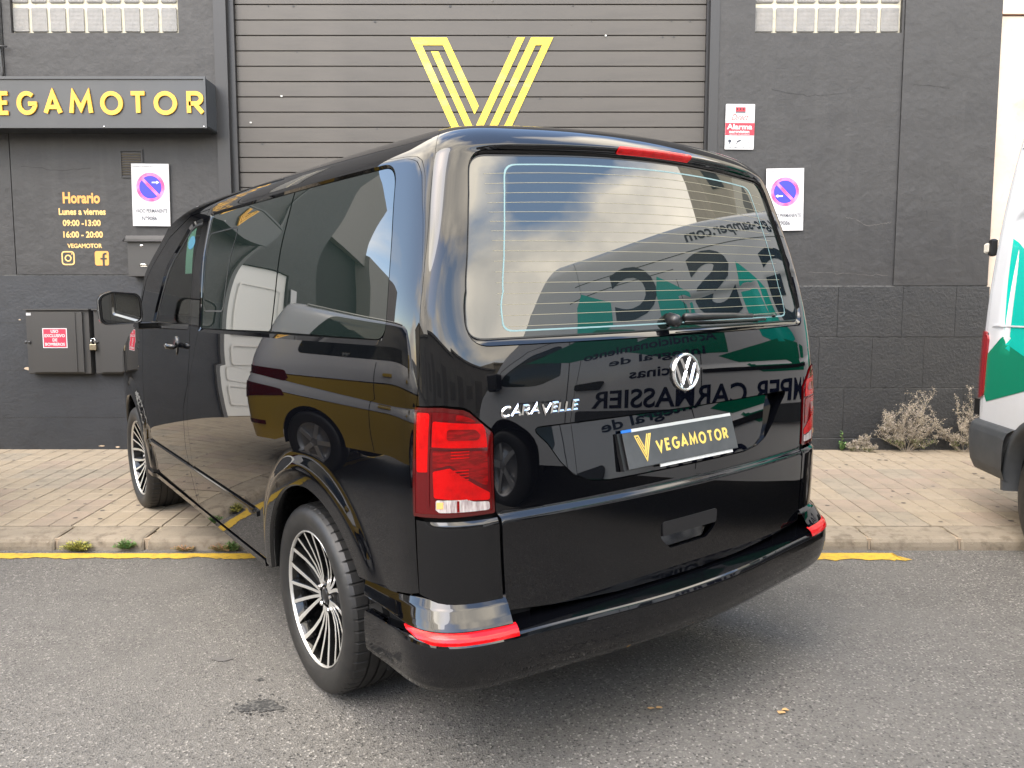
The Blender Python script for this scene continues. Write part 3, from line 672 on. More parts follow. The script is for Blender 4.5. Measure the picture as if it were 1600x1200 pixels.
for s in (1, -1):
    MM = (lambda l: l) if s == 1 else mirror
    kk = (lambda n: van[n]) if 0 else None
    mx_ = dict(du=.035, dv=.02, sx=1.)
    bigx = None
    rp = roundpoly(XV(rear_pane), [.06, 0, 0, .07]); mpn_ = roundpoly(XV(mid_pane), [0, .012, .03, 0]); dp = roundpoly(XV(door_pane), [.02, .015, .2, .5, .25, .02])
    # body side: from the tailgate gap to the rear edge of the sliding door line
    side = [(1.713, .834), (1.713, 1.139)][::-1]
    loop = gap_rear[::-1]+[] 
    loop = [(1.713, 1.139)]+gap_rear[::-1][1:]+XV(gapB[::-1])+XV(arcp(0, math.degrees(math.asin(.017/RF)), math.degrees(AR), RF, 40))+XV([(-.63, .581)])+[(1.80, .600), (1.713, .612)]
    # clip the arch start to the sill
    hole = XV(rear_pane[:1]) 
    big = roundpoly(XV([(-.605, 1.312), (1.252, 1.278), (1.325, 1.864), (-.49, 1.868)]), [.06, .012, .03, .07])
    bo_ = resample(big, .02); bx_ = [(u, v if v < 1.5 else v0+.006) for (u, v), (u0, v0) in zip(shrink(bo_, -.015), bo_)]
    ps = panel('body_side', SF, MM(loop), [MM(bx_)], M_paint, van, extra_v=CREASE, gap=0, du=.03, dv=.016, edge=0)
    loopstrip('window_frame', SF, MM(bx_), MM(bo_), 0, -.009, M_paint, ps)
    th1 = [(AR, RF), (AI, .435)]
    ring_ = [(math.asin(.017/RF)+(AR-math.asin(.017/RF))*i/40, RF) for i in range(41)]+[(AI+(math.asin(.017/.435)-AI)*i/40, .435) for i in range(41)]
    panel('arch_flare', (lambda f_: (lambda th, r: f_(th, r)))(FAR(ACX[0])) if s == 1 else (lambda th, r: (lambda PN: (PN[0]*np.array([1, -1, 1]), PN[1]*np.array([1, -1, 1])))(FAR(ACX[0])(th, r))), ring_, [], M_paint, van, sx=.5, du=.02, dv=.008, gap=0, edge=.004)
    pl_ = XV(gapB[::-1])+XV(gapA)
    panel('pillar_panel', SF, MM(XV(gapB)+XV(gapA[::-1])), [], M_paint, van, extra_v=CREASE, du=.03, dv=.02, gap=.0025)
    dr = XV(gapA[:6])+XV([(1.392, 1.90), (1.70, 1.890), (2.06, 1.79), (2.44, 1.52), (2.56, 1.36), (2.50, 1.22), (2.50, .82)])+XV(arcp(3, 135, 176))
    do_ = resample(dp, .02); dx_ = shrink(do_, -.012)
    loopstrip('door_window_frame', SF, MM(dx_), MM(do_), 0, -.009, M_paint, van)
    door = panel('front_door', SF, MM(dr), [MM(dx_)], M_paint, van, extra_v=CREASE, **mx_)
    fd = XV([(2.50, 1.22), (2.60, 1.345), (2.75, 1.235), (3.1, 1.15), (3.5, 1.03), (3.66, .88), (3.74, .62), (3.70, .30), (3.47, .30)])+XV(arcp(3, -2, 135))+XV([(2.50, .82)])
    panel('front_wing', SF, MM(fd), [], M_paint, van, **mx_)
    apil = XV([(1.392, 1.90), (1.70, 1.890), (2.06, 1.79), (2.44, 1.52), (2.60, 1.345), (2.66, 1.30), (2.50, 1.56), (2.15, 1.85), (1.80, 1.98), (1.60, 2.03), (1.39, 2.03)])
    panel('windscreen_pillar', SF, MM(apil), [], M_paint, van, du=.03, dv=.02, gap=.002)
    panel('rear_side_glass', SF, MM(rp), [], M_glass, van, off=-.009, **mx_)
    mg = panel('middle_side_glass', SF, MM(mpn_), [], M_glass, van, off=-.009, **mx_)
    sl = roundpoly(XV([(.905, 1.365), (1.215, 1.36), (1.275, 1.77), (.835, 1.777)]), .045); sl2 = roundpoly(XV([(.912, 1.372), (1.208, 1.367), (1.267, 1.763), (.843, 1.770)]), .04)
    panel('sliding_pane_seam', SF, MM(sl), [MM(sl2)], M_seal, mg, off=-.0082, gap=0, edge=0, du=.03, dv=.03)
    panel('front_door_glass', SF, MM(dp), [], M_cglass, van, off=-.011, gap=.001, edge=0, **mx_)
    dp2 = roundpoly(XV([(1.470, 1.292), (2.195, 1.276), (2.11, 1.37), (1.93, 1.572), (1.63, 1.824), (1.448, 1.829)]), [.02, .015, .2, .5, .25, .02])
    panel('door_glass_seal', SF, MM(dp), [MM(dp2)], M_seal, door, off=-.0095, gap=0, edge=.01, du=.03, dv=.03)
    # sill and belt strips, side moulding
    panel('sill', lambda u, v: surf(u, v), MM(XV([(.46, .335), (2.56, .335), (2.56, .366), (.46, .366)])), [], M_paint, van, du=.1, dv=.01, off=.006)
    panel('side_moulding', SF, MM(roundpoly(XV([(.48, .541), (2.44, .541), (2.44, .572), (.48, .572)]), .01)), [], M_gblack, van, du=.1, dv=.008, off=.007, edge=.01)
    # lower rear corner below the lamp
    cn = [(1.705, .827), (1.557, .827), (1.454, .827), (1.297, .826), (1.173, .826), (1.170, .575), (1.39, .587), (1.557, .593), (1.713, .608)]
    panel('rear_corner_panel', SF, MM(cn), [], M_paint, van, extra_v=RV, du=.03, dv=.02, gap=.002, sx=.35)
    # black sheet added behind the gaps to block light
    ln = [(1.0, .36), (ux(ACX[0]-.47, .36), .36)]+XV(arcp(0, 178, 2, .47))+[(ux(1.46, .36), .36), (ux(1.42, .9), .9), (ux(1.4, 1.28), 1.28), (ux(1.44, 1.9), 1.9), (ux(1.4, 2.02), 2.02), (1.0, 2.02)]
    arch_h = XV(arcp(0, -0, 360, .445)[:-1])
    panel('light_block_sheet', lambda u, v: surf(u, v, 0., False), MM(ln), [], M_under, van, off=-.03, gap=0, edge=0, du=.1, dv=.06)
    # flared arch lips
    for cx in ACX:
        mb = MB(); n = 30; V = []; a0, a1 = (2.5, 150) if cx < 1 else (-2, 176)
        for i in range(n+1):
            q = rad(a0+(a1-a0)*i/n); xx, zz = cx+.435*math.cos(q), .355+.435*math.sin(q)
            p, nn = surf(ux(xx, zz), zz)
            for dr_, dy in ((.003, -.0005), (-.004, -.003), (-.008, -.012), (-.006, -.04), (.02, -.10), (.03, -.25)):
                V.append((cx+(.435+dr_)*math.cos(q), (p[1]+dy)*s, .355+(.435+dr_)*math.sin(q)))
        F_ = [(i*6+k, (i+1)*6+k, (i+1)*6+k+1, i*6+k+1) for i in range(n) for k in range(5)]
        mb.add(V, F_, 0, True); mb.obj('wheel_arch', M_gblack, van)
    # rear lamp
    lamp_o = [(1.713, 1.139), (1.502, 1.14), (1.374, 1.132), (1.336, 1.123), (1.204, 1.064), (1.187, .838), (1.297, .838), (1.453, .838), (1.566, .839), (1.713, .838)]
    lr = roundpoly(lamp_o, [.004, .02, .015, .02, .02, .006, .02, .02, .02, .004], .35, 4)
    lp = panel('tail_lamp', SF, MM(lr), [], M_rdark, van, du=.02, dv=.02, gap=.003, sx=.35, off=.004, edge=.03)
    lin = [(1.694, 1.128), (1.50, 1.129), (1.378, 1.121), (1.345, 1.113), (1.218, 1.058), (1.201, .848), (1.30, .848), (1.453, .848), (1.566, .849), (1.694, .848)]
    panel('lamp_rim', SF, MM(lr), [MM(lin)], M_seal if 0 else mat('lamp_rim_red', (.05, .002, .002), .06, ior=1.6), lp, off=.0052, gap=.0, edge=0, du=.02, dv=.02, sx=.35)
    for nm, q, mm in (('brake_light_bar', [(1.694, 1.125), (1.60, 1.125), (1.588, 1.099), (1.591, .965), (1.679, .962)], M_rbri), ('upper_light_band', [(1.57, 1.104), (1.264, 1.092), (1.245, 1.074), (1.230, 1.024), (1.569, 1.031)], M_rbri),
                      ('lamp_segment', [(1.421, 1.122), (1.345, 1.112), (1.28, 1.095), (1.418, 1.104)], M_rmid), ('lamp_segment', [(1.562, 1.024), (1.230, 1.017), (1.222, .915), (1.444, .984), (1.559, .974)], M_rmid), ('lower_light_wedge', [(1.558, .967), (1.444, .976), (1.215, .899), (1.213, .878), (1.55, .894)], M_rbri),
                      ('reversing_light', [(1.538, .888), (1.34, .886), (1.30, .878), (1.217, .874), (1.214, .850), (1.513, .853), (1.539, .861)], M_clear)):
        panel(nm, SF, MM(roundpoly(q, .006, .35, 3)), [], mm, lp, off=.0058, gap=0, edge=.001, du=.015, dv=.015, sx=.35)
    panel('indicator_light', SF, MM([(1.531, .882), (1.486, .882), (1.487, .864), (1.532, .864)]), [], M_amber, lp, off=.0068, gap=0, edge=.001, du=.02, dv=.02, sx=.35)
    panel('lamp_divider', SF, MM([(1.40, .884), (1.385, .884), (1.385, .853), (1.40, .853)]), [], M_rmid, lp, off=.0068, gap=0, edge=.001, du=.02, dv=.02, sx=.35)
    for k in range(7):
        v0 = .998-k*.0085-(.026 if k > 2 else 0)+.02
        panel('lamp_rib', SF, MM([(1.44, v0), (1.33, v0), (1.33, v0+.003), (1.44, v0+.003)]), [], M_rbri, lp, off=.0072, gap=0, edge=.001, du=.03, dv=.02, sx=.35)
    panel('lamp_dark_block', SF, MM([(1.54, 1.122), (1.43, 1.122), (1.43, 1.106), (1.54, 1.106)]), [], M_rdark, lp, off=.0066, gap=0, edge=.001, du=.03, dv=.02, sx=.35)  # darker red segment of the lens
    panel('lamp_dark_block', SF, MM(roundpoly([(1.47, 1.082), (1.30, 1.078), (1.27, 1.062), (1.28, 1.048), (1.47, 1.052)], .008, .35, 3)), [], M_rmid, lp, off=.0066, gap=0, edge=.001, du=.03, dv=.02, sx=.35)
    panel('lamp_divider', SF, MM([(1.594, 1.125), (1.580, 1.125), (1.584, .87), (1.598, .87)]), [], M_rdark, lp, off=.0066, gap=0, edge=.001, du=.03, dv=.03, sx=.35)
    panel('lamp_divider', SF, MM([(1.59, 1.030), (1.22, 1.022), (1.22, 1.026), (1.59, 1.035)]), [], M_rdark, lp, off=.0070, gap=0, edge=.001, du=.03, dv=.03, sx=.35)
    # bumper corner: sloping cap and red reflector
    cap_o = [(1.165, .0), (2.16, .0), (2.14, 1.), (1.165, 1.)]
    def BF(path, cdrop=0.):
        pu = np.array(path)
        def f(u, t):
            u = np.asarray(u, float); t = np.asarray(t, float)
            def Q(u, t):
                k = np.interp(t, np.linspace(0, 1, len(pu)), pu[:, 0]); v = np.interp(t, np.linspace(0, 1, len(pu)), pu[:, 1])
                a = np.abs(u); fall = 1-.72*sstep(1.35, 2.15, a)
                v = v-(.035*sstep(1.6, 2.2, a))*(1-t)-cdrop*sstep(.9, 1.2, a)*np.clip(1.35-2*t, 0, 1)
                p = outline(u, np.full_like(u, .52), False); e = 1e-3
                d = outline(u+e, np.full_like(u, .52), False)-outline(u-e, np.full_like(u, .52), False)
                n = np.stack([-d[..., 1], d[..., 0]], -1); n /= np.linalg.norm(n, axis=-1, keepdims=True); n[..., :] *= 1
                cen = (.022*(1-sstep(0, 1.1, a)))*np.clip(k/.06, 0, 1)
                q = p.copy(); q[..., 0] += n[..., 0]*(k*fall+cen); q[..., 1] += n[..., 1]*(k*fall+cen); q[..., 2] = v
                return q
            e = 2e-3
            p = Q(u, t); du_ = Q(u+e, t)-Q(u-e, t); dt = Q(u, np.clip(t+e, 0, 1))-Q(u, np.clip(t-e, 0, 1))
            n = np.cross(du_, dt); n /= np.linalg.norm(n, axis=-1, keepdims=True)+1e-12
            o_ = p-np.array([.5, 0, .45]); flip = np.sign((n*o_).sum(-1)); flip[flip == 0] = 1
            return p, n*flip[..., None]
        return f
    F_cap = BF([(-.012, .604), (.0, .603), (.028, .578), (.046, .552), (.056, .536), (.060, .529), (.057, .524)])
    panel('bumper_corner', F_cap, MM(cap_o), [], M_paint, van, sx=.35, du=.008, dv=.05, gap=0, edge=.0)
    F_ref = BF([(.055, .530), (.064, .526), (.073, .519), (.079, .509), (.0815, .500)])
    panel('rear_reflector', F_ref, MM([(1.79, .16), (1.775, .0), (1.150, .0), (1.150, 1.), (1.56, 1.), (1.75, .45)]), [], M_refl, van, sx=.35, du=.02, dv=.12, gap=0, edge=.001)
# main bumper
F_bump = BF([(-.03, .512), (.0, .511), (.066, .507), (.073, .503), (.078, .492), (.079, .470), (.078, .440), (.072, .405), (.060, .372), (.045, .352), (.0, .340), (-.05, .338)])
bumper = panel('rear_bumper', F_bump, [(-2.13, 0), (2.13, 0), (2.15, 1.), (-2.15, 1.)], [], M_paint, van, sx=.35, du=.012, dv=.03, gap=0, edge=0, extra_v=tuple(i/11 for i in range(12)))
mb = MB(); mb.box(-.80, .0, -.82, .82, .30, .36); mb.obj('bumper_underside', M_under, van)
# tailgate
half = gap_rear+[(1.502, 1.143), (1.374, 1.136), (1.336, 1.127), (1.2, 1.068), (1.183, .837), (1.167, .823), (1.166, .548)]
tg = [(1.2, 2.04), (1.65, 2.04)]+half[1:]+[(.9, .532), (.5, .519), (0, .516)]
tg = roundpoly(tg, [0, 0]+[.02]*(len(tg)-6)+[.012, 0, 0, 0], .5, 3)
tgl = tg+[(-u, v) for u, v in tg[::-1]]
gy = lambda v: .768-.192*(v-1.345)
gc_ = roundpoly([(.5, 1.319), (gy(1.319), 1.319)]+[(gy(v), v) for v in (1.45, 1.55, 1.65, 1.75)]+[(gy(1.868), 1.868), (.5, 1.865)], [0, .05, 0, 0, 0, 0, .062, 0], 1., 8)
gl = [(0, 1.319), (.33, 1.319)]+[(uy(y, v), v) for y, v in gc_]+[(.26, 1.865), (0, 1.865)]
gll = resample([(uy(y, v), v) for y, v in [(0, 1.319)]+gc_+[(0, 1.865)]+[(-y, v) for y, v in gc_[::-1]]], .02, .65); glx = shrink(gll, -.009, .65); glx = [(u, v-(.009 if v < 1.34 else (.009*(1.40-v)/.06 if v < 1.40 else 0))) for u, v in glx]
rec = [(uy(y, v), v) for y, v in ((.598, 1.064), (.545, 1.015), (.50, .955), (.455, .912), (.40, .888), (.32, .877))]
rec = rec+[(-u, v) for u, v in rec[::-1]]; rec = resample(roundpoly(rec, [.012, .08, .12, .10, .08, .02, .02, .08, .10, .12, .08, .012], .65, 4), .02, .65)
hnd = resample(roundpoly([(uy(.118, .70), .702), (uy(-.150, .70), .702), (uy(-.145, .65), .650), (uy(-.10, .62), .620), (uy(.075, .62), .618), (uy(.115, .65), .655)], [.006, .006, .03, .03, .03, .02], .65, 5), .012, .65)
tail = panel('tailgate', SF, tgl, [glx, rec, hnd], M_paint, van, sx=.65, du=.025, dv=.012, gap=.003, edge=.012,
             extra_v=(.800, .806, .812, .817, .823, .829, .834, .84, 1.866, 1.873, 1.88, 1.887, 1.894, 1.902, 1.908))
loopstrip('window_frame', SF, glx, gll, 0, -.012, M_paint, tail, bulge=.0015)
def FREC(u, v):
    p, n = surf(u, v, 0., False); t = np.clip((v-.874)/.19, 0, 1); o = -.004-.040*t
    q = p+n*o[..., None]; e = 1e-3; k = .040/.19; up_ = np.zeros_like(n); up_[..., 2] = 1
    n2 = n+up_*k; n2 /= np.linalg.norm(n2, axis=-1, keepdims=True); return q, n2
panel('plate_recess', FREC, rec, [], M_paint, tail, sx=.65, du=.05, dv=.02, gap=0, edge=0)
A_ = np.array(rec); P0_, N0_ = surf(A_[:, 0], A_[:, 1]); P1_, _ = FREC(A_[:, 0], A_[:, 1]); n_ = len(rec); b = MB(); b.add(P0_.tolist()+P1_.tolist(), [(i, (i+1) % n_, (i+1) % n_+n_, i+n_) for i in range(n_)], 0, True); b.obj('recess_wall', M_paint, tail)
def FHND(u, v):
    p, n = surf(u, v, 0., False); t = np.clip((v-.618)/.08, 0, 1); q = p+n*(-.002-.035*t)[..., None]; up_ = np.zeros_like(n); up_[..., 2] = 1; n2 = n+up_*.45; n2 /= np.linalg.norm(n2, axis=-1, keepdims=True); return q, n2
panel('handle_pocket', FHND, hnd, [], M_gblack, tail, sx=.65, du=.05, dv=.02, gap=0, edge=0)
rg = panel('rear_window', SF, gll, [], M_glass, tail, sx=.65, du=.035, dv=.016, gap=.0, edge=.003, off=-.010)
gin = shrink(gll, .0045, .65)
panel('window_seal', SF, gll, [gin], M_seal, tail, sx=.65, du=.035, dv=.016, gap=0, edge=0, off=-.0092)
# heater lines and printed border on the glass
def bar(name, u0, u1, v, t, m, off=-.0094, slope=0.):
    n = max(2, int(abs(u1-u0)/.05)); us = np.linspace(u0, u1, n); k = 1-((us/1.1)**2)
    a, na = surf(us, np.full(n, v)+slope*k); b, nb = surf(us, np.full(n, v+t)+slope*k)
    mbb = MB(); mbb.add(list((a+na*off))+list((b+nb*off)), [(i, i+1, i+1+n, i+n) for i in range(n-1)]); return mbb
YH = .655
for k in range(16):
    v = 1.352+k*.0305; uu = uy(.66-.02*max(0, (v-1.4))*3.2, v)
    bar('heater_line', -uu, uu, v, .0016, M_heat).obj('heater_line', M_heat, rg)
bo = []
byl = lambda d: [(uy(y, v), v) for y, v in roundpoly([(gy(1.338)-.108-d, 1.338+d)]+[(gy(v)-.108-d, v) for v in (1.45, 1.55, 1.65, 1.75)]+[(gy(1.838)-.108-d, 1.838-d), (-gy(1.838)+.108+d, 1.838-d)]+[(-gy(v)+.108+d, v) for v in (1.75, 1.65, 1.55, 1.45)]+[(-gy(1.338)+.108+d, 1.338+d)], [.03, 0, 0, 0, 0, .045, .045, 0, 0, 0, 0, .03], 1., 6)]
pts_, pin_ = resample(byl(0), .03, .65), resample(byl(.0045), .03, .65)
panel('printed_border', SF, pts_, [pin_], M_heat2, rg, sx=.65, du=.05, dv=.03, gap=0, edge=0, off=-.0094)
# brake light in the spoiler
bl = roundpoly([(.258, 1.872), (-.285, 1.872), (-.328, 1.905), (.252, 1.903)], .010, .65, 4)
hb = panel('high_brake_light', SF, bl, [], M_refl, tail, sx=.65, du=.05, dv=.01, gap=0, edge=.004, off=.004)
bl2 = roundpoly([(.248, 1.879), (-.278, 1.879), (-.316, 1.898), (.243, 1.896)], .008, .65, 4)
panel('brake_light_centre', SF, bl2, [], M_rbri, hb, sx=.65, du=.05, dv=.01, gap=0, edge=.001, off=.0048)
def place(u, v, off=.001, tilt=0, flat=True):
    """local x = reading direction seen from behind, local y = up the surface, local z = outward"""
    p, n = surf(np.array([u-.02, u, u+.02]), np.array([v]*3), 0., False); P1, N1 = surf(np.array([u]), np.array([v])); 
    n = Vector(N1[0] if not flat else n[1]); x = Vector((0, -1, 0)); x = (x-n*x.dot(n)).normalized(); y = n.cross(x)
    M_ = Matrix((x, y, n)).transposed().to_4x4(); M_.translation = Vector(P1[0])+n*off
    return M_ @ Matrix.Rotation(tilt, 4, 'Z')
# model lettering
yy = .697; 
for ch in 'CARAVELLE':
    mb, w = glyph(ch, .034, .0085, .0035, xs=1.12, slant=.22, bevel=1)
    o = mb.obj('letter', M_chrome, tail); o.matrix_local = place(uy(yy, 1.106), 1.100, .003); yy -= w*.97
# round badge
bd = MB(); bd.lathe([(.0, .0), (.050, .0)], 48, 'z', 0); bdo = bd.obj('round_badge', M_gblack, tail); bdo.matrix_local = place(.0, 1.181, .005) @ Matrix.Scale(1.07, 4)
mb = MB(); mb.lathe([(.0475, -.004), (.0485, .004), (.051, .0072), (.054, .0075), (.057, .005), (.058, -.004)], 64, 'z', 0); mb.obj('badge_ring', M_chrome, bdo)
mb = MB(); R_ = .0475
ribbon(mb, [(-.40*R_, .90*R_), (-.01*R_, .14*R_), (.01*R_, .14*R_), (.40*R_, .90*R_)], .0088, 0, .006, bevel=1)
ribbon(mb, [(-.86*R_, .48*R_), (-.36*R_, -.78*R_), (-.0*R_, .02*R_), (.36*R_, -.78*R_), (.86*R_, .48*R_)], .0088, 0, .006, bevel=1)
mb.obj('badge_letters', M_chrome, bdo)
# number plate
pm = place(0., .948, .0, 0); pn = Matrix.Translation((-.945, 0.0, .948))
a = math.atan2(.035, .114)
xa = Vector((0, -1, 0)); up = Vector((math.sin(a), 0, math.cos(a))).normalized(); nn = xa.cross(up)
PM = Matrix((xa, up, nn)).transposed().to_4x4(); PM.translation = Vector((-.926, 0, .952))
mb = MB(); mb.box(-.26, .26, -.056, .056, 0, .004, bev=.001); plate = mb.obj('number_plate', M_plate, tail); plate.matrix_local = PM @ Matrix.Translation((0, 0, .006))
mb = MB(); mb.box(-.215, .262, -.050, .066, -.001, .003); mb.box(-.12, .235, -.0665, -.05, -.001, .003); mb.obj('plate_backing', M_white, plate, loc=(0, 0, -.004))
mb = MB(); mb.box(-.259, -.217, .057, .066, -.003, .001); mb.obj('plate_blue_strip', M_blue, plate)
mb = MB(); mb.box(-.275, .27, -.058, .058, -.02, -.005); mb.obj('plate_holder', M_plast, plate)
mb = MB(); vlogo(mb, .074, .086, .0008); mb.obj('plate_logo', M_gold, plate, loc=(-.178, -.042, .0042))
xx = -.128
for ch in 'VEGAMOTOR':
    mb, w = glyph(ch, .040, .0078, .0008, xs=.86); mb.obj('letter', M_gold, plate, loc=(xx, -.020, .0042)); xx += w+.0075
# tailgate handle
hp = place(.0, .676, 0)
mb = MB(); q = roundpoly([(-.112, .697), (.142, .697), (.142, .660), (.132, .652), (-.112, .652)], .008)
bm_ = MB(); bm_.prism([(y, z) for y, z in roundpoly([(-.146, .662), (.112, .662), (.114, .708), (-.150, .708)], .010)], -.956, -.925, 'x'); bm_.obj('tailgate_handle', M_plast, tail)
# rear wiper
def sp(u, v, off): p, n = surf(np.array([u]), np.array([v])); return Vector(p[0]+n[0]*off)
wp = MB(); wp.lathe([(0, -.01), (.021, -.01), (.021, .020), (.018, .030), (.008, .034), (0, .034)], 24, 'x'); wo = wp.obj('rear_wiper', M_plast, tail)
base_p = sp(.06, 1.350, .0); wo.location = base_p; wo.rotation_euler = (0, rad(180-10), 0)
tail_w = [sp(.03, 1.352, .038), sp(-.10, 1.352, .036), sp(-.35, 1.349, .03), sp(-.545, 1.345, .022)]
mb = MB(); mb.tube(tail_w, [.012, .0105, .009, .0075], 8); mb.tube([tail_w[-1], sp(-.72, 1.342, .015), sp(-.80, 1.3405, .013)], [.0045, .004, .004], 6); mb.tube([sp(-.785, 1.3405, .012), sp(-.80, 1.3405, .012)], [.007, .007], 6); mb.obj('wiper_arm', M_plast, tail)
mb = MB(); mb.tube([sp(-.02, 1.338, .008), sp(-.3, 1.334, .007), sp(-.72, 1.331, .006)], .005, 6); mb.obj('wiper_blade', M_seal, tail)
# roof cap and front shell
def ringp(u, v=2.04): return outline(u, v, True)
us_ = [i/10 for i in range(0, 21)]+[2+(i+1)*.12 for i in range(18)]
us_ = [u for u in us_ if outline(u, 2.04)[0] < 1.62]
V = []; n = 17
for u in us_:
    p = ringp(u)
    for k in range(n): t = -1+2*k/(n-1); V.append((p[0], p[1]*t, p[2]+.03*(p[1]/.7)**2*(1-t*t)))
mb = MB(); mb.add(V, [(i*n+k, i*n+k+1, (i+1)*n+k+1, (i+1)*n+k) for i in range(len(us_)-1) for k in range(n-1)], 0, True); mb.obj('roof', M_paint, van)
edge_ = [(1.60, 2.03, 0, .03), (1.80, 1.98, .06, .035), (2.15, 1.85, .24, .03), (2.50, 1.56, .32, .02), (2.66, 1.30, .36, 0), (2.75, 1.235, .40, .02), (3.1, 1.15, .30, .05), (3.5, 1.03, .20, .05), (3.66, .88, .20, .03), (3.74, .62, .18, 0), (3.70, .30, .16, 0)]
rows = []
for x, v, bx, bz in edge_:
    p = outline(ux(x, v), v); rows.append([(p[0]+bx*(1-t**4 if x > 2.7 else 1-t*t), p[1]*t, p[2]+bz*(1-t*t)) for t in [-1+2*k/(n-1) for k in range(n)]])
def rowmesh(nm, i0, i1, m):
    mb = MB(); V = [p for r in rows[i0:i1+1] for p in r]; mb.add(V, [(i*n+k, i*n+k+1, (i+1)*n+k+1, (i+1)*n+k) for i in range(i1-i0) for k in range(n-1)], 0, True); return mb.obj(nm, m, van)
rowmesh('windscreen', 1, 4, M_cglass); rowmesh('roof_front', 0, 1, M_paint); rowmesh('bonnet', 4, 8, M_paint); rowmesh('front_bumper', 8, 10, M_paint)
# cabin
mb = MB(); mb.box(-.6, 3.2, -.85, .85, .30, .42); mb.box(1.15, 1.18, -.80, .80, .4, 1.80); mb.obj('floor_and_dark_screen', M_under, van)  # floor, plus an upright dark screen added to keep the rear cabin dark
mb = MB(); mb.prism(roundpoly([(2.45, .6), (3.0, .6), (3.0, 1.12), (2.75, 1.20), (2.50, 1.16), (2.42, 1.0)], .04), -.82, .82, 'y'); mb.obj('dashboard', mat('dash_grey', (.02, .022, .022), .6), van)
for sy in (-.42, .42):
    mb = MB(); mb.prism(roundpoly([(1.55, .62), (2.1, .66), (2.1, .80), (1.72, .80), (1.50, 1.40), (1.36, 1.40), (1.45, .8)], .05), sy-.26, sy+.26, 'y')
    mb.prism(roundpoly([(1.33, 1.44), (1.44, 1.44), (1.40, 1.66), (1.30, 1.66)], .03), sy-.13, sy+.13, 'y'); mb.obj('front_seat', M_seat, van)
mb = MB(); mb.lathe([(.185, -.012), (.20, 0), (.185, .012), (.17, 0), (.185, -.012)], 28, 'x', c=(0, 0, 0)); sw = mb.obj('steering_wheel', M_plast, van, loc=(2.35, .42, 1.08)); sw.rotation_euler = (0, rad(25), 0)
stk = [(ux(1.70, 1.79), 1.79), (ux(1.57, 1.82), 1.82), (ux(1.475, 1.545), 1.545), (ux(1.60, 1.545), 1.545)]
st = panel('paper_sticker', SF, stk, [], mat('pale_green_paper', (.34, .52, .44), .6), van, du=.05, dv=.05, gap=0, edge=0, off=-.012)
cx_, cv_ = ux(1.585, 1.735), 1.735
panel('sticker_print', SF, [(cx_+.065*math.cos(t*.393), cv_+.042*math.sin(t*.393)) for t in range(16)], [], mat('teal_print', (.01, .09, .14), .6), st, du=.05, dv=.05, gap=0, edge=0, off=-.010)
# door handles, wing mirrors
for s in (1, -1):
    P0 = Vector((1.68, .934*s, 1.175))
    mb = MB(); mb.lathe([(0, .004), (.035, .004), (.044, .002), (.046, -.004)], 24, 'y'); ho = mb.obj('door_handle', M_gblack, van, loc=P0); ho.scale = (.8, s, 1.1)
    mb = MB(); mb.tube([(-.10, .02, 0), (-.085, .036, 0), (0, .045, 0), (.085, .036, 0), (.10, .02, 0)], [.008, .013, .015, .014, .009], 8); mb.obj('handle_grip', M_gblack, ho)
    # mirror: housing, glass facing back, foot
    c = Vector((2.10, 1.10*s, 1.362))
    loops = []
    for xo, sc in ((-.002, .93), (-.012, .97), (0.0, 1.0), (.05, 1.0), (.10, .86), (.135, .55), (.15, .15)):
        loops.append([(xo, y*sc, z*sc) for y, z in roundpoly([(-.105, -.080), (.115, -.088), (.118, .075), (.05, .098), (-.095, .085)], .05, 1, 6)])
    nL = len(loops[0]); mb = MB(); mb.add([p for l in loops for p in l], [(i*nL+k, i*nL+(k+1) % nL, (i+1)*nL+(k+1) % nL, (i+1)*nL+k) for i in range(len(loops)-1) for k in range(nL)]+[tuple((len(loops)-1)*nL+k for k in range(nL))], 0, True)
    mo = mb.obj('wing_mirror', M_gblack, van, loc=c); mo.scale = (1, s, 1); mo.rotation_euler = (0, 0, rad(0))
    gl_ = [(y*.88, z*.88) for y, z in roundpoly([(-.105, -.080), (.115, -.088), (.118, .075), (.05, .098), (-.095, .085)], .05, 1, 6)]
    mb = MB(); mb.add([(0, y, z) for y, z in gl_], [tuple(range(len(gl_)))]); g = mb.obj('mirror_glass', M_mirror, mo, loc=(-.004, 0, 0)); g.rotation_euler = (0, rad(-2), rad(5))
    mb = MB(); mb.add([(.0, y*1.02, z*1.02) for y, z in gl_]+[(.0, y*1.1, z*1.1) for y, z in gl_], [(i, (i+1) % len(gl_), (i+1) % len(gl_)+len(gl_), i+len(gl_)) for i in range(len(gl_))]); mb.obj('mirror_bezel', M_plast, mo, loc=(-.003, 0, 0))
    mb = MB(); mb.prism(roundpoly([(.03, -.075), (.12, -.08), (.20, -.105), (.03, -.115)], .01), -.19, -.08, 'y'); mb.obj('mirror_foot', M_gblack, mo)
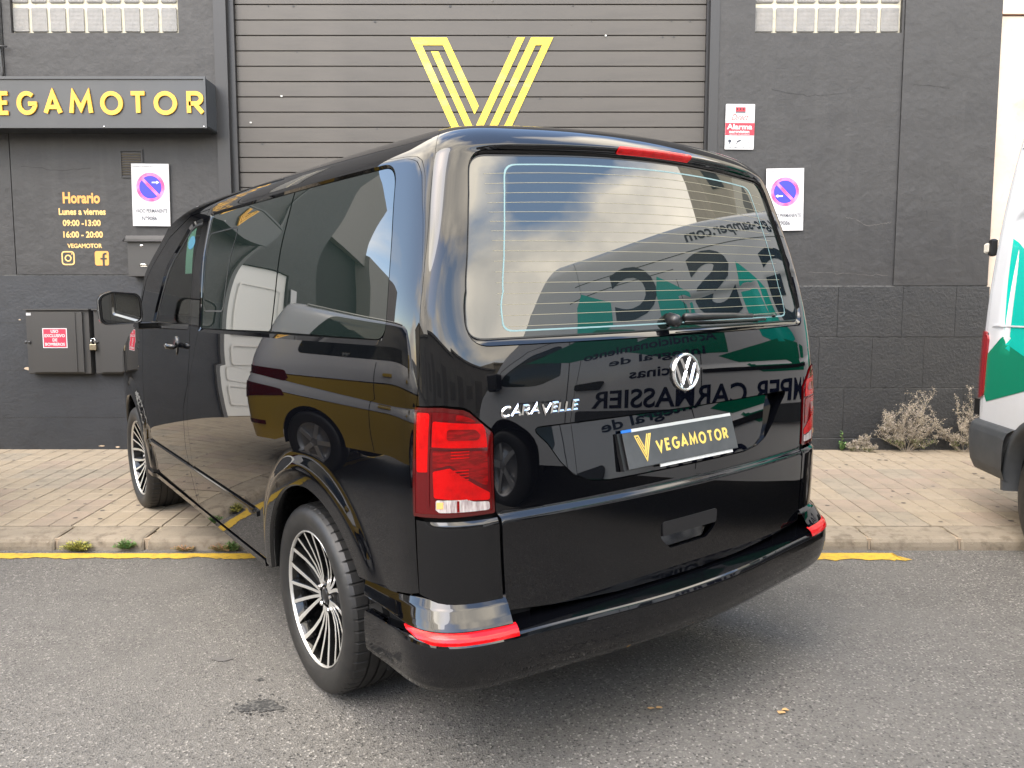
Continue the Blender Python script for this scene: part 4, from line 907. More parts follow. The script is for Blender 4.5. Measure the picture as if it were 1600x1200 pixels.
# wheels
def well(mb, cx, cz, r, d=.34, n=20):
    A_ = [rad(-8+196*i/n) for i in range(n+1)]; V = [(cx+r*math.cos(a), y, cz+r*math.sin(a)) for a in A_ for y in (0, -d)]; mb.add(V, [(2*i, 2*i+1, 2*i+3, 2*i+2) for i in range(n)], 0, True)
    mb.add([(cx+r*math.cos(a), -d, cz+r*math.sin(a)) for a in A_], [tuple(range(n+1))])
def tyre_mesh():
    R0, ru = .345, .245; n = 432; V = []; F = []
    prof = [(ru, -.004), (ru+.012, .006), (.275, .016), (.305, .018), (.325, .010), (.335, .0), (.342, -.012), (.3435, -.030), (.3445, -.052), (.338, -.0535), (.338, -.060), (.345, -.0615), (.345, -.092), (.338, -.0935), (.338, -.101), (.345, -.1025), (.345, -.133), (.338, -.1345), (.338, -.142), (.345, -.1435), (.345, -.174), (.338, -.1755), (.338, -.183), (.3445, -.1845), (.342, -.222), (.325, -.245), (.29, -.25), (ru, -.235)]
    m_ = len(prof)
    for k in range(n):
        q = 2*math.pi*k/n; cut = (k % 8 == 0)
        for j, (r, y) in enumerate(prof):
            if cut and 6 <= j <= 8: r -= .0045
            V.append((r*math.cos(q), y, r*math.sin(q)))
    for k in range(n):
        for j in range(m_-1): a = k*m_+j; b = ((k+1) % n)*m_+j; F.append((a, b, b+1, a+1))
    mb = MB(); mb.add(V, F, 0, False)
    me = mb.mesh('tyre'); sm = [abs(p.center.y) > -1 and (math.hypot(p.center.x, p.center.z) < .333) for p in me.polygons]; me.polygons.foreach_set('use_smooth', sm); return me
def rim_mesh():
    mb = MB(); mb.lathe([(.247, -.006), (.2485, .001), (.2465, .0035), (.2435, .002), (.242, -.008)], 72, 'y', 0)
    return mb.mesh('rim')
def spoke_mesh(dl, dr, w0, w1):
    """twin-edged machined spoke: bright face, black flanks"""
    mb = MB(); prof = [(.040, -.040), (.075, -.043), (.12, -.038), (.17, -.026), (.215, -.012), (.241, -.004)]
    def ang(r): t = (r-.04)/.194; return dl+(dr-dl)*(t**.8)
    Lf = []; 
    for r, y in prof:
        t = (r-.04)/.194; w = (w0+(w1-w0)*t)/2; a_ = ang(r); cx, cz = r*math.cos(a_), r*math.sin(a_); tx, tz = -math.sin(a_), math.cos(a_)
        for k, (o_, d) in enumerate(((-1, -.035), (-1, -.001), (-.82, 0), (.82, 0), (1, -.001), (1, -.035))): Lf.append((cx+tx*w*o_, y+d, cz+tz*w*o_))
    for i in range(len(prof)-1):
        for k in range(5): mb.add([Lf[i*6+k], Lf[i*6+k+1], Lf[(i+1)*6+k+1], Lf[(i+1)*6+k]], [(0, 1, 2, 3)], 0 if k == 2 else 1)
    return mb.mesh('spoke')
br_ = MB(); br_.lathe([(.242, -.008), (.232, -.035), (.226, -.12), (.232, -.225), (.246, -.235)], 60, 'y'); barrel_me = br_.mesh('barrel'); barrel_me.materials.append(M_gblack)
tyre_me, rim_me = tyre_mesh(), rim_mesh(); rim_me.materials.append(M_silver)
hub = MB(); hub.lathe([(.0, -.040), (.030, -.040), (.032, -.044), (.062, -.046), (.075, -.055), (.08, -.10)], 32, 'y'); hub_me = hub.mesh('hub'); hub_me.materials.append(M_gblack)
cp_ = MB(); cp_.lathe([(0, -.036), (.022, -.036), (.027, -.040)], 24, 'y'); 
cap_me = cp_.mesh('cap'); cap_me.materials.append(M_plast)
bk = MB(); bk.lathe([(0.04, -.115), (.165, -.115), (.165, -.13), (.04, -.13)], 40, 'y'); back_me = bk.mesh('disc'); back_me.materials.append(mat('brake_steel', (.12, .115, .11), .4, metal=.8))
bw = MB(); bw.lathe([(.0, -.15), (.23, -.15)], 30, 'y'); bw_me = bw.mesh('w'); bw_me.materials.append(M_under)
nut = MB(); nut.lathe([(0, .012), (.0075, .012), (.0095, .006), (.0095, -.01)], 6, 'y', sm=False); nut_me = nut.mesh('nut'); nut_me.materials.append(M_chrome)
sp_me = []
for k in range(4):
    dr = rad((-27, -9, 9, 27)[k]); dl = rad((-9, -26, 26, 9)[k]) if 0 else rad((-24, -8, 8, 24)[k]*.55)
    me = spoke_mesh(dl, dr, .0125, .0205 if k in (0, 3) else .0155); me.materials.append(M_silver); me.materials.append(M_gblack); sp_me.append(me)
def wheel(parent, x, y, z, s, rot):
    w = new('wheel', tyre_me, M_tyre, parent, loc=(x, y*s, z)); w.scale = (1, s, 1); w.rotation_euler.y = rot
    rm = new('rim', rim_me, None, w); new('rim_barrel', barrel_me, None, w); new('hub', hub_me, None, w); new('hub_cap', cap_me, None, w); new('brake_disc', back_me, None, w); new('wheel_back', bw_me, None, w)
    for g in range(5):
        for k in range(4): o = new('spoke', sp_me[k], None, w); o.rotation_euler.y = rad(72*g)
        o = new('wheel_nut', nut_me, None, w, loc=(.052*math.cos(rad(72*g+36)), -.046, .052*math.sin(rad(72*g+36))))
    return w
wheel(van, 0, .905, .345, 1, rad(12)); wheel(van, 3.0, .905, .345+.006, 1, rad(40)); wheel(van, 0, .905, .315, -1, 0); wheel(van, 3.0, .905, .33, -1, 0)
mb = MB(); mb.box(.55, 2.45, -.8, .8, .26, .32); mb.tube([(0, -.7, .33), (0, .7, .33)], .05, 8); mb.tube([(-.75, .45, .30), (-.35, .4, .32)], .03, 8); mb.obj('underbody', M_under, van)
for cx in ACX:
    for s in (1, -1):
        mb = MB(); well(mb, cx, .355, .46); o = mb.obj('wheel_well', M_under, van, loc=(0, .90*s, 0)); o.scale = (1, s, 1)

# ================================================================ signs and fittings on the wall
def fit(txt, x0, x1, z0, z1, m, parent, name='lettering', y=-.001, off=.0, d=.0006, slant=0):
    """text stretched to the box x0..x1, z0..z1, facing -Y, y relative to the parent"""
    me = text_mesh(txt, 1, .0, off); co = np.array([v.co for v in me.vertices]); a, b = co.min(0), co.max(0)
    sx, sz = (x1-x0)/(b[0]-a[0]), (z1-z0)/(b[1]-a[1])
    for v in me.vertices: yy = (v.co.y-a[1])*sz; v.co = (x0+(v.co.x-a[0])*sx+slant*yy, y, z0+yy)
    me.update(); return new(name, me, m, parent)
M_gtext = mat('painted_gold_text', (.60, .29, .07), .55); M_gtext2 = mat('painted_pale_gold', (.66, .42, .15), .55)
GW = lambda **k: fit
hl = empty('x', (0, 0, 0)); bpy.data.objects.remove(hl)
wl = bld
for t, b_, o_, mm in (('Horario', (-3.855, -3.536, 2.304, 2.400), .035, M_gtext), ('Lunes a viernes', (-3.895, -3.492, 2.207, 2.264), .03, M_gtext2), ('09:00 -13:00', (-3.865, -3.539, 2.112, 2.166), .03, M_gtext2), ('16:00 - 20:00', (-3.865, -3.525, 2.014, 2.069), .03, M_gtext2), ('VEGAMOTOR', (-3.836, -3.536, 1.926, 1.964), .03, M_gtext2)):
    fit(t, *b_, mm, bld, 'painted_lettering', y=-.0015, off=o_)
def rring(x0, x1, z0, z1, r, t, m, name, y):
    o = roundpoly([(x0, z0), (x1, z0), (x1, z1), (x0, z1)], r); i = roundpoly([(x0+t, z0+t), (x1-t, z0+t), (x1-t, z1-t), (x0+t, z1-t)], max(r-t, .002)); n = len(o)
    b = MB(); b.add([(a, y, c) for a, c in o]+[(a, y, c) for a, c in i], [(k, (k+1) % n, (k+1) % n+n, k+n) for k in range(n)]); return b
b = rring(-3.891, -3.778, 1.780, 1.900, .032, .011, M_gtext2, '', -.0015)
for k in range(28):
    a0, a1 = 2*math.pi*k/28, 2*math.pi*(k+1)/28; b.add([(-3.8345+r*math.cos(a), -.0015, 1.84+r*math.sin(a)) for a, r in ((a0, .019), (a1, .019), (a1, .030), (a0, .030))], [(0, 1, 2, 3)])
b.add([(-3.8345+.034+.006*math.cos(k), -.0015, 1.84+.036+.006*math.sin(k)) for k in range(6)], [tuple(range(6))]); b.obj('camera_icon', M_gtext2, bld)
b = MB(); q = roundpoly([(-3.603, 1.777), (-3.483, 1.777), (-3.483, 1.900), (-3.603, 1.900)], .02); b.add([(a, -.0015, c) for a, c in q], [tuple(range(len(q)))]); b.obj('letter_icon', M_gtext, bld)
b = MB(); 
for q in ([(-3.538, 1.777), (-3.518, 1.777), (-3.518, 1.865), (-3.538, 1.855)], [(-3.538, 1.855), (-3.518, 1.865), (-3.508, 1.870), (-3.500, 1.870), (-3.500, 1.886), (-3.518, 1.886), (-3.534, 1.876)], [(-3.556, 1.828), (-3.500, 1.828), (-3.500, 1.842), (-3.556, 1.842)]): b.add([(a, -.0025-.0003*len(b.f), c) for a, c in q], [tuple(range(len(q)))])
b.obj('letter_icon', M_wall, bld)
# illuminated-box style sign
M_sign = mat('sign_slate', (0.0320, 0.0368, 0.0440), .28, noise=(3, (0.0400, 0.0440, 0.0496), .4, .7))
sg = empty('shop_sign', (0, 6.64, 0), 'long dark sign box with raised gold capitals above the opening hours', 'sign')
b = MB(); b.box(-5.52, -2.512, 0, .226, 2.888, 3.288, bev=.004); b.obj('sign_box', M_sign, sg)
b = MB(); b.box(-5.52, -2.506, -.012, .0, 2.882, 2.905); b.box(-5.52, -2.506, -.012, .0, 3.272, 3.294); b.box(-2.522, -2.506, -.012, .0, 2.9055, 3.2715); b.box(-2.5115, -2.505, .010, .22, 2.9, 3.276); b.obj('sign_trim', M_sign, sg)
for (ch, x0, x1) in (('V', -4.44, -4.255), ('E', -4.213, -4.112), ('G', -4.056, -3.899), ('A', -3.839, -3.684), ('M', -3.628, -3.433), ('O', -3.372, -3.187), ('T', -3.135, -2.990), ('O', -2.934, -2.743), ('R', -2.664, -2.517)):
    w, st = GL[ch]; t = .034; h = .190; xs = ((x1-x0-t)/(h-t))/w
    mb, ww = glyph(ch, h, t, .012, xs=xs); me = mb.mesh('letter'); me.transform(WALLROT); new('letter', me, mat('sign_gold', (.64, .345, .03), .35), sg, loc=(x0, -.003, 2.985))
mb = MB(); vlogo(mb, .30, .30, .01); me = mb.mesh('emblem'); me.transform(WALLROT); new('sign_emblem', me, MATS['sign_gold'], sg, loc=(-4.80, -.003, 2.94))
for x in (-4.6, -3.35, -2.53): b = MB(); b.lathe([(0, -.003), (.006, -.002), (.006, 0)], 10, 'y'); b.obj('screw', M_chrome, sg, loc=(x, -.012, 2.893))
# vent grille
vg = MB(); vg.box(-3.350, -3.150, -.010, .0, 2.742, 2.757); vg.box(-3.350, -3.335, -.008, .0, 2.528, 2.741); vg.box(-3.165, -3.150, -.008, .0, 2.528, 2.741); vg.box(-3.334, -3.166, -.008, 0, 2.520, 2.532)
vo = vg.obj('wall_vent', M_wall, loc=(0, GY-.002, 0), label='small louvred air vent on the dark wall, partly behind the left parking sign', cat='vent')
M_slat = mat('vent_slat', (.10, .085, .065), .7)
for k in range(9): b = MB(); b.prism([(-.009, -.004), (-.002, -.013), (.0, -.009), (0, -.003)], -3.333, -3.167, 'x'); o = b.obj('vent_slat', M_slat, vo, loc=(0, 0, 2.558+k*.021)); 
# no-parking signs
M_sw = mat('sign_white', (0.4800, 0.4800, 0.4880), .4); M_pinkr = mat('sign_pink_red', (.70, .05, .19), .4, noise=(14, (.72, .20, .38), .4, .65)); M_blue2 = mat('sign_blue', (.025, .03, .42), .4); M_ink = mat('ink_grey', (.03, .035, .05), .6)
def vado(x, z, flip, label, tilt=0):
    s = empty('no_parking_sign', (x, GY, z), label, 'sign', 'no parking signs'); s.rotation_euler.y = tilt
    b = MB(); b.box(-.16, .16, -.022, -.016, -.262, .262); b.obj('plate', M_sw, s)
    b = MB(); b.lathe([(0, 0), (.122, 0)], 40, 'y', sm=False, c=(0, -.0228, .065)); b.obj('red_ring', M_pinkr, s)
    b = MB(); b.lathe([(0, 0), (.096, 0)], 40, 'y', sm=False, c=(0, -.0236, .065)); b.obj('blue_disc', M_blue2, s)
    b = MB(); a = rad(-46); c_, s_ = math.cos(a), math.sin(a); V = [(dx*c_-dz_*s_, -.0244, .065+dx*s_+dz_*c_) for dx, dz_ in ((-.108, -.0115), (.108, -.0115), (.108, .0115), (-.108, .0115))]; b.add(V, [(0, 1, 2, 3)]); b.obj('diagonal_bar', M_pinkr, s)
    ax, az = ((.045, .105) if not flip else (-.050, .030)); d = 1 if not flip else -1
    b = MB(); b.add([(ax+d*p, -.0252, az+q) for p, q in ((-.032, -.006), (.008, -.006), (.008, -.015), (.034, 0), (.008, .015), (.008, .006), (-.032, .006))], [tuple(range(7))]); b.obj('arrow', M_sw, s)
    fit('VADO PERMANENTE', -.132, .140, -.150, -.118, M_ink, s, y=-.0232, off=.012); fit('Nº9086', -.080, .048, -.215, -.180, M_ink, s, y=-.0232, off=.012); fit('AYUNTAMIENTO DE LAS PALMAS DE G.C.', -.148, .03, .234, .243, M_ink, s, y=-.0226)
    return s
vado(-3.089, 2.373, False, 'white no parking plate above the mailbox, its arrow pointing right', rad(.6)); vado(2.334, 2.334, True, 'white no parking plate right of the shutter, its arrow pointing left', rad(-.9))
# alarm plate
al = empty('alarm_sign', (1.935, GY, 2.943), 'white and red alarm warning plate high on the wall right of the shutter', 'sign'); al.rotation_euler.y = rad(.4)
M_red = mat('print_red', (0.5760, 0.0120, 0.0320), .4)
b = MB(); q = roundpoly([(-.123, -.188), (.123, -.188), (.123, .188), (-.123, .188)], .008); b.prism(q, -.014, -.009, 'y'); b.obj('plate', M_sw, al)
b = MB(); b.box(-.1225, .1225, -.0148, -.0135, -.072, .032); b.obj('red_band', M_red, al)
b = MB(); b.box(-.04, .045, -.0148, -.0135, .128, .162); b.obj('red_logo', M_red, al); b = MB(); b.box(-.04, .045, -.0148, -.0135, .116, .127); b.obj('dark_logo_strip', M_ink, al)
for k in range(3): b = MB(); b.box(-.034+k*.027, -.018+k*.027, -.0154, -.0149, .134, .156); b.obj('logo_square', mat('ink_dark', (.05, .005, .01), .5), al)
fit('Direct', -.075, .062, .052, .105, mat('ink_brown_red', (.30, .03, .03), .5), al, y=-.0146, off=.005, slant=.35)
fit('Alarma', -.110, .105, -.022, .024, M_sw, al, y=-.0153, off=.03); fit('aerovision', -.090, .082, -.052, -.028, M_sw, al, y=-.0153, off=.03); fit('CENTRAL DE ALARMAS', -.09, .085, -.066, -.058, M_sw, al, y=-.0153, off=.01)
for k, x in enumerate((-.082, -.004, .074)):
    b = rring(x-.034, x+.034, -.155, -.085, .004, .0015, M_ink, '', -.0146); 
    if k == 0: b.tube([(x, -.0146, -.142), (x, -.0146, -.128)], .004, 6); b.add([(x+.015*math.cos(t), -.0147, -.118+.013*math.sin(t)) for t in [i*.52 for i in range(12)]], [tuple(range(12))])
    elif k == 1: b.add([(x-.02, -.0147, -.118), (x+.012, -.0147, -.106), (x+.022, -.0147, -.116), (x-.012, -.0147, -.130)], [(0, 1, 2, 3)]); b.tube([(x-.012, -.0147, -.126), (x-.022, -.0147, -.140)], .003, 5)
    else: b.tube([(x-.009, -.0146, -.142), (x, -.0146, -.112), (x+.009, -.0146, -.142)], .002, 5); b.tube([(x-.018, -.0146, -.102), (x-.022, -.0146, -.115), (x-.018, -.0146, -.128)], .0018, 5); b.tube([(x+.018, -.0146, -.102), (x+.022, -.0146, -.115), (x+.018, -.0146, -.128)], .0018, 5)
    b.obj('pictogram', M_ink, al)
fit('ESTABLECIMIENTO PROTEGIDO', -.112, .112, -.177, -.165, M_ink, al, y=-.0146, off=.004)
# mailbox
M_metal = mat('dark_grey_metal', (0.0360, 0.0352, 0.0344), .42, bump=(60, .1, .001))
mbx = empty('mailbox', (-3.118, GY, 1.85), 'dark grey metal mailbox with a pitched lid, under the left parking plate', 'mailbox')
b = MB(); b.box(-.145, .150, -.115, -.002, -.172, .13, bev=.004); b.obj('body', M_metal, mbx)
b = MB(); b.prism([(-.15, .120), (-.125, .118), (-.075, .176), (0, .176), (0, .166), (-.078, .166), (-.12, .130)], -.172, .172, 'x'); b.obj('lid', M_metal, mbx)
b = MB(); b.lathe([(0, -.008), (.013, -.006), (.015, 0)], 16, 'y', c=(-.025, -.115, .090)); b.obj('lock', M_chrome, mbx)
b = MB(); b.tube([(-.045, -.118, -.078), (-.028, -.130, -.070), (.0, -.132, -.070), (.02, -.118, -.078)], .007, 8); b.box(-.04, .018, -.118, -.115, -.090, -.074); b.obj('handle', mat('nickel', (.7, .68, .64), .25, metal=1), mbx)
# wall cabinets
def cabinet(x0, x1, z0, z1, label, sticker):
    c = empty('wall_cabinet', (x0, GY, z0), label, 'cabinet', 'metal cabinets on the wall base'); w, h = x1-x0, z1-z0
    b = MB(); b.box(0, w, -.075, -.004, 0, h, bev=.006); b.obj('cabinet_box', M_metal, c)
    b = MB(); b.box(.055, w-.05, -.094, -.0755, .012, h-.012, bev=.006); dd = b.obj('door', M_metal, c)
    b = MB(); b.box(w-.12, w-.105, -.100, -.0945, .02, h-.02); b.obj('stiffener', M_metal, dd)
    b = MB(); b.box(-.006, w+.012, -.10, -.0, h, h+.012); b.obj('drip_edge', M_metal, c)
    b = MB(); b.lathe([(0, -.01), (.012, -.009), (.012, 0)], 12, 'y', c=(.022, -.0755, h*.5)); b.tube([(-.02, -.02, h*.5), (-.02, -.06, h*.5)], .014, 8); b.obj('latch', M_frame, c)
    if sticker:
        st = MB(); st.box(.148, .358, -.0962, -.0945, .226, .396); so = st.obj('sticker', M_sw, dd); st = MB(); st.box(.156, .350, -.0968, -.0963, .233, .389); st.obj('sticker_red', mat('sticker_red', (0.5760, 0.0240, 0.0560), .5), so)
        for k, t in enumerate(('USO', 'EXCLUSIVO', 'DE', 'BOMBEROS')): ww = (.032, .088, .020, .085)[k]; fit(t, .253-ww, .253+ww, .356-k*.037, .356-k*.037+.026, M_sw, so, y=-.0975, off=.03)
        b = MB(); b.box(.004, .05, -.0765, -.0755, h-.045, h-.022); b.obj('label_tab', M_sw, c)
cabinet(-4.184, -3.643, .842, 1.392, 'charcoal metal cabinet with the red and white firefighters sticker on its door', True)
cabinet(-3.600, -3.060, .842, 1.392, 'charcoal metal cabinet right of the stickered one, partly behind the wing mirror', False)
pk = empty('padlock', (-3.605, GY-.085, 1.10), 'small brass padlock hanging between the two wall cabinets', 'padlock')
b = MB(); b.box(-.028, .028, -.02, .0, -.05, .0, bev=.004); b.obj('padlock_body', mat('brass_worn', (.45, .40, .30), .35, metal=1), pk)
b = MB(); b.tube([(-.018, -.01, 0), (-.018, -.01, .035), (-.01, -.01, .05), (.01, -.01, .05), (.018, -.01, .035), (.018, -.01, 0)], .0045, 8); b.obj('shackle', M_chrome, pk)
b = MB(); b.tube([(-4.303, 0, 3.98), (-4.31, 0, 3.6), (-4.30, 0, 3.4), (-4.302, 0, 3.30)], .010, 8); b.tube([(-4.36, -.02, 3.60), (-4.24, -.02, 3.595)], .008, 6); b.tube([(-4.39, -.01, 3.72), (-4.37, -.03, 3.60)], .01, 6); b.obj('wall_conduit', M_frame, loc=(0, GY-.015, 0), label='thin dark conduit down the wall beside the left glass blocks', cat='conduit')
b = MB(); b.box(-5.9, -2.85, 0, .3, 0, .0001) if 0 else None
# ---- dry weeds
M_dry = mat('dry_weed', (.27, .235, .165), .9, noise=(40, (.36, .31, .26), .4, .6)); M_wgrn = mat('weed_green', (.11, .15, .045), .8, noise=(30, (.20, .19, .07), .45, .6)); M_grn = mat('fresh_green', (.09, .20, .045), .7); M_ygrn = mat('yellow_green_leaf', (.34, .32, .05), .8)
def shrub(x, y, z, h, w, nst, seed, label, name='dry_shrub', lean=0):
    r = random.Random(seed); root = empty(name, (x, y, z), label, 'weed'); st = MB(); bud = MB(); lf = MB()
    def leafq(mb, p, s):
        a = Vector((r.gauss(0, 1), r.gauss(0, 1), r.gauss(0, 1))).normalized()*s; b_ = Vector((r.gauss(0, 1), r.gauss(0, 1), r.gauss(0, 1))).normalized()*s*.6; mb.add([p-a, p+b_, p+a, p-b_], [(0, 1, 2, 3)])
    def grow(p, d, L_, rr, dep):
        n = 5; pts = [p]; q = p.copy(); dd = d.copy()
        for i in range(n): dd = (dd+Vector((r.gauss(0, .16), r.gauss(0, .16), r.gauss(.04, .12)))).normalized(); q = q+dd*L_/n; q.y = min(q.y, .02); q.z = max(q.z, .004); pts.append(q.copy())
        st.tube(pts, [rr*(1-.7*i/n) for i in range(n+1)], 4, caps=False)
        for i in range(1, n+1):
            for _ in range(3 if dep else 2):
                pp = pts[i]+Vector((r.gauss(0, .008), r.gauss(0, .008), r.gauss(0, .008)))
                leafq(bud if (pts[i].z > h*.25 or r.random() < .5) else lf, pp, r.uniform(.003, .0075))
        if dep < 2:
            for i in range(1, n+1):
                for _ in range(2 if dep == 0 else 1):
                    if r.random() < .85: e = (dd+Vector((r.gauss(0, .75), r.gauss(0, .5), r.gauss(.15, .3)))).normalized(); grow(pts[i], e, L_*r.uniform(.22, .42), rr*.55, dep+1)
    for k in range(nst):
        t = (k+.5)/nst*2-1; ang = t*w/h*1.0+lean; L_ = h*(1-.38*abs(t))*r.uniform(.75, 1.08); grow(Vector((t*.04, -.02, 0)), Vector((math.sin(ang), -.18+r.gauss(0, .15), math.cos(ang)*.9)).normalized(), L_, .0028, 0)
    st.obj('stems', M_dry, root); bud.obj('dry_buds', M_dry, root, kind='stuff'); 
    if lf.f: lf.obj('leaves', M_wgrn, root, kind='stuff')
zb = pz(6.84)
shrub(3.44, 6.80, zb, .46, .36, 15, 3, 'large dry greyish weed growing at the foot of the stone wall, middle of the three')
shrub(3.93, 6.78, zb, .34, .28, 9, 8, 'dry pale weed at the wall foot half hidden by the white van bumper')
shrub(4.03, 6.80, zb, .55, .06, 2, 9, 'tall single dry stalk rising beside the white van bumper', 'dry_stalk', -.25)
shrub(3.03, 6.80, zb, .13, .15, 6, 14, 'small low dry weed left of the large one at the wall foot', lean=.2)
def sprig(x, y, z, h, w, n, seed, m, label, ls=.02):
    r = random.Random(seed); root = empty('kerb_weed' if y < 5 else 'green_sprig', (x, y, z), label, 'weed'); st = MB(); lf = MB()
    for k in range(n):
        a = r.uniform(-1, 1); top_ = Vector((a*w, r.gauss(0, .25)*w-.01, h*(1-.5*abs(a))*r.uniform(.5, 1))); b0 = Vector((a*w*.3, 0, 0)); st.tube([b0, (b0+top_)/2+Vector((0, 0, h*.1)), top_], .0012, 4, caps=False)
        for i in range(7):
            t = (i+1)/7; p = b0.lerp(top_, t); d = Vector((r.gauss(0, 1), r.gauss(0, 1), r.uniform(.1, 1.2))).normalized()*ls*r.uniform(.6, 1.1); s_ = Vector((d.y, -d.x, 0)).normalized()*ls*.22; lf.add([p, p+d*.5+s_, p+d, p+d*.5-s_], [(0, 1, 2, 3)])
    st.obj('stems', M_wgrn, root); lf.obj('leaves', m, root, kind='stuff')
sprig(2.885, 6.80, zb, .17, .03, 9, 2, M_grn, 'small fresh green sprig at the wall foot beside the black van', .032)
kz = roadz(4.5)+.004
sprig(-2.555, 4.515, kz, .075, .10, 110, 21, M_ygrn, 'yellowish green weed cushion against the kerb, leftmost of the kerb weeds', .014)
sprig(-2.27, 4.52, kz+.01, .065, .065, 40, 22, M_grn, 'small bright green weed on the kerb face, second from the left', .02)
sprig(-1.93, 4.515, kz, .045, .07, 40, 23, mat('reddish_weed', (.38, .20, .10), .9), 'reddish dried weed in the gutter left of the van sill', .013)
sprig(-1.72, 4.515, kz, .05, .07, 40, 25, MATS['reddish_weed'], 'brownish flattened weed in the gutter next to a green one', .013)
sprig(-1.645, 4.515, kz, .065, .05, 34, 24, M_grn, 'dark green weed in the gutter closest to the van sill', .018)
# litter on the asphalt
M_leaf = mat('dead_leaf', (.45, .28, .12), .8)
for k, (x, y, s_) in enumerate(((.485, 2.63, .013), (.93, 2.60, .02), (.95, 2.62, .012), (.515, 2.635, .016))):
    b = MB(); r = random.Random(k); b.add([(s_*math.cos(a)*r.uniform(.6, 1.3), s_*.7*math.sin(a)*r.uniform(.6, 1.3), r.uniform(0, .006)) for a in [i*1.05 for i in range(6)]], [tuple(range(6))])
    b.obj('dead_leaf', M_leaf, loc=(x, y, roadz(y)+.003), label=('small pale curled leaf fragment behind the bumper centre', 'orange brown dead leaf on the asphalt right of centre', 'smaller brown fragment beside the orange leaf', 'thin brown leaf sliver beside the pale fragment')[k], cat='leaf')
M_dark = mat('gum_spot', (.06, .052, .045), .9); r_ = random.Random(9)
gm = MB()
for k in range(150):
    x, y = r_.uniform(-4.2, 3.6), r_.uniform(4.8, 6.7); s_ = r_.uniform(.006, .018); gm.add([(x+s_*math.cos(a)*r_.uniform(.8, 1.2), y+s_*.8*math.sin(a), pz(y+s_*.8*math.sin(a))+.0022) for a in [i*.785 for i in range(8)]], [tuple(range(8))])
gm.obj('gum_spots', M_dark, pavement, kind='stuff')

# ================================================================ other vehicles
def shell(wp, xp, zt, ry, rx, c, cr, taper, ztop, wroof, xroof):
    """simple vehicle shell: wp, xp = slope tables for half width and rear face; returns F(u,v) and the plain outline"""
    Wt = _integ(wp[1], *wp[0]); Xt = _integ(xp[1], *xp[0])
    _zz = _z
    def O(u, v):
        u = np.asarray(u, float); v = np.asarray(v, float)
        return None
    return Wt, Xt
_z2 = np.arange(.10, 2.8, .002)
def integ2(knots, z0, v0):
    k = np.array(knots); s = np.interp(_z2, k[:, 0], k[:, 1]); c = np.concatenate([[0], np.cumsum((s[1:]+s[:-1])/2)*.002]); return c-np.interp(z0, _z2, c)+v0
def make_shell(wk, xk, zc, rise, inw, inx, ry, rx, c, taper, crown, disp=None):
    Wt = integ2(*wk); Xt = integ2(*xk)
    def O(u, v):
        u = np.asarray(u, float); v = np.asarray(v, float)+0*np.asarray(u, float); u = u+0*v; sgn = np.where(u < 0, -1., 1.); a = np.abs(u)
        vl = np.minimum(v, zc); an = np.clip((v-zc)/rise, 0, 1)*math.pi/2
        w = np.interp(vl, _z2, Wt)-inw*(1-np.cos(an))-.03*np.sin(an); xr = np.interp(vl, _z2, Xt)+inx*(1-np.cos(an))+.02*np.sin(an); z = vl+rise*.55*np.sin(an)
        yA = w-ry-.01; xA = xr+c*(yA/.7)**2; xB = xA+rx; yB = w-taper(xB)
        t0 = np.clip(a, 0, 1); y0 = t0*yA; x0 = xr+c*(y0/.7)**2; s = np.clip(a-1, 0, 1); T = 1-s
        ta = 2*c*yA/.49; hA = (yB-yA)*.4; hB = (xB-xA)*.4
        B = [T**5, 5*T**4*s, 10*T**3*s**2, 10*T**2*s**3, 5*T*s**4, s**5]
        qx = B[0]*xA+B[1]*(xA+ta*hA)+B[2]*(xA+2*ta*hA)+B[3]*(xB-2*hB)+B[4]*(xB-hB)+B[5]*xB
        qy = B[0]*yA+B[1]*(yA+hA)+B[2]*(yA+2*hA)+B[3]*yB+B[4]*yB+B[5]*yB
        x2 = xB+(a-2); y2 = w-taper(x2); x = np.where(a <= 1, x0, np.where(a <= 2, qx, x2)); y = np.where(a <= 1, y0, np.where(a <= 2, qy, y2))
        z = z-crown*np.clip((z-1.5), 0, 1)*(y/.9)**2
        if disp is not None: y = y+disp(x, z)*np.clip((a-1.6)*3, 0, 1)
        return np.stack([x, sgn*y, z], -1)
    def F(u, v):
        P = O(u, v); e = 1e-3; n = np.cross(O(u, np.asarray(v)+e)-O(u, np.asarray(v)-e), O(np.asarray(u)+e, v)-O(np.asarray(u)-e, v)); n /= np.linalg.norm(n, axis=-1, keepdims=True)+1e-12; return P, n
    return O, F
def X2(O, l): return [(2+x-float(O(2., v)[0]), v) for x, v in l]
def simple_front(O, root, edge, mats, n=13):
    rows = []
    for x, v, bx, bz, _ in edge:
        p = O(2+x-float(O(2., v)[0]), v); rows.append([(p[0]+bx*(1-t**4), p[1]*t, p[2]+bz*(1-t*t)) for t in [-1+2*k/(n-1) for k in range(n)]])
    i = 0
    while i < len(edge)-1:
        j = i
        while j < len(edge)-1 and edge[j][4] == edge[i][4]: j += 1
        b = MB(); b.add([p for r in rows[i:j+1] for p in r], [(a*n+k, a*n+k+1, (a+1)*n+k+1, (a+1)*n+k) for a in range(j-i) for k in range(n-1)], 0, True); b.obj(edge[i][4], mats[edge[i][4]], root); i = j
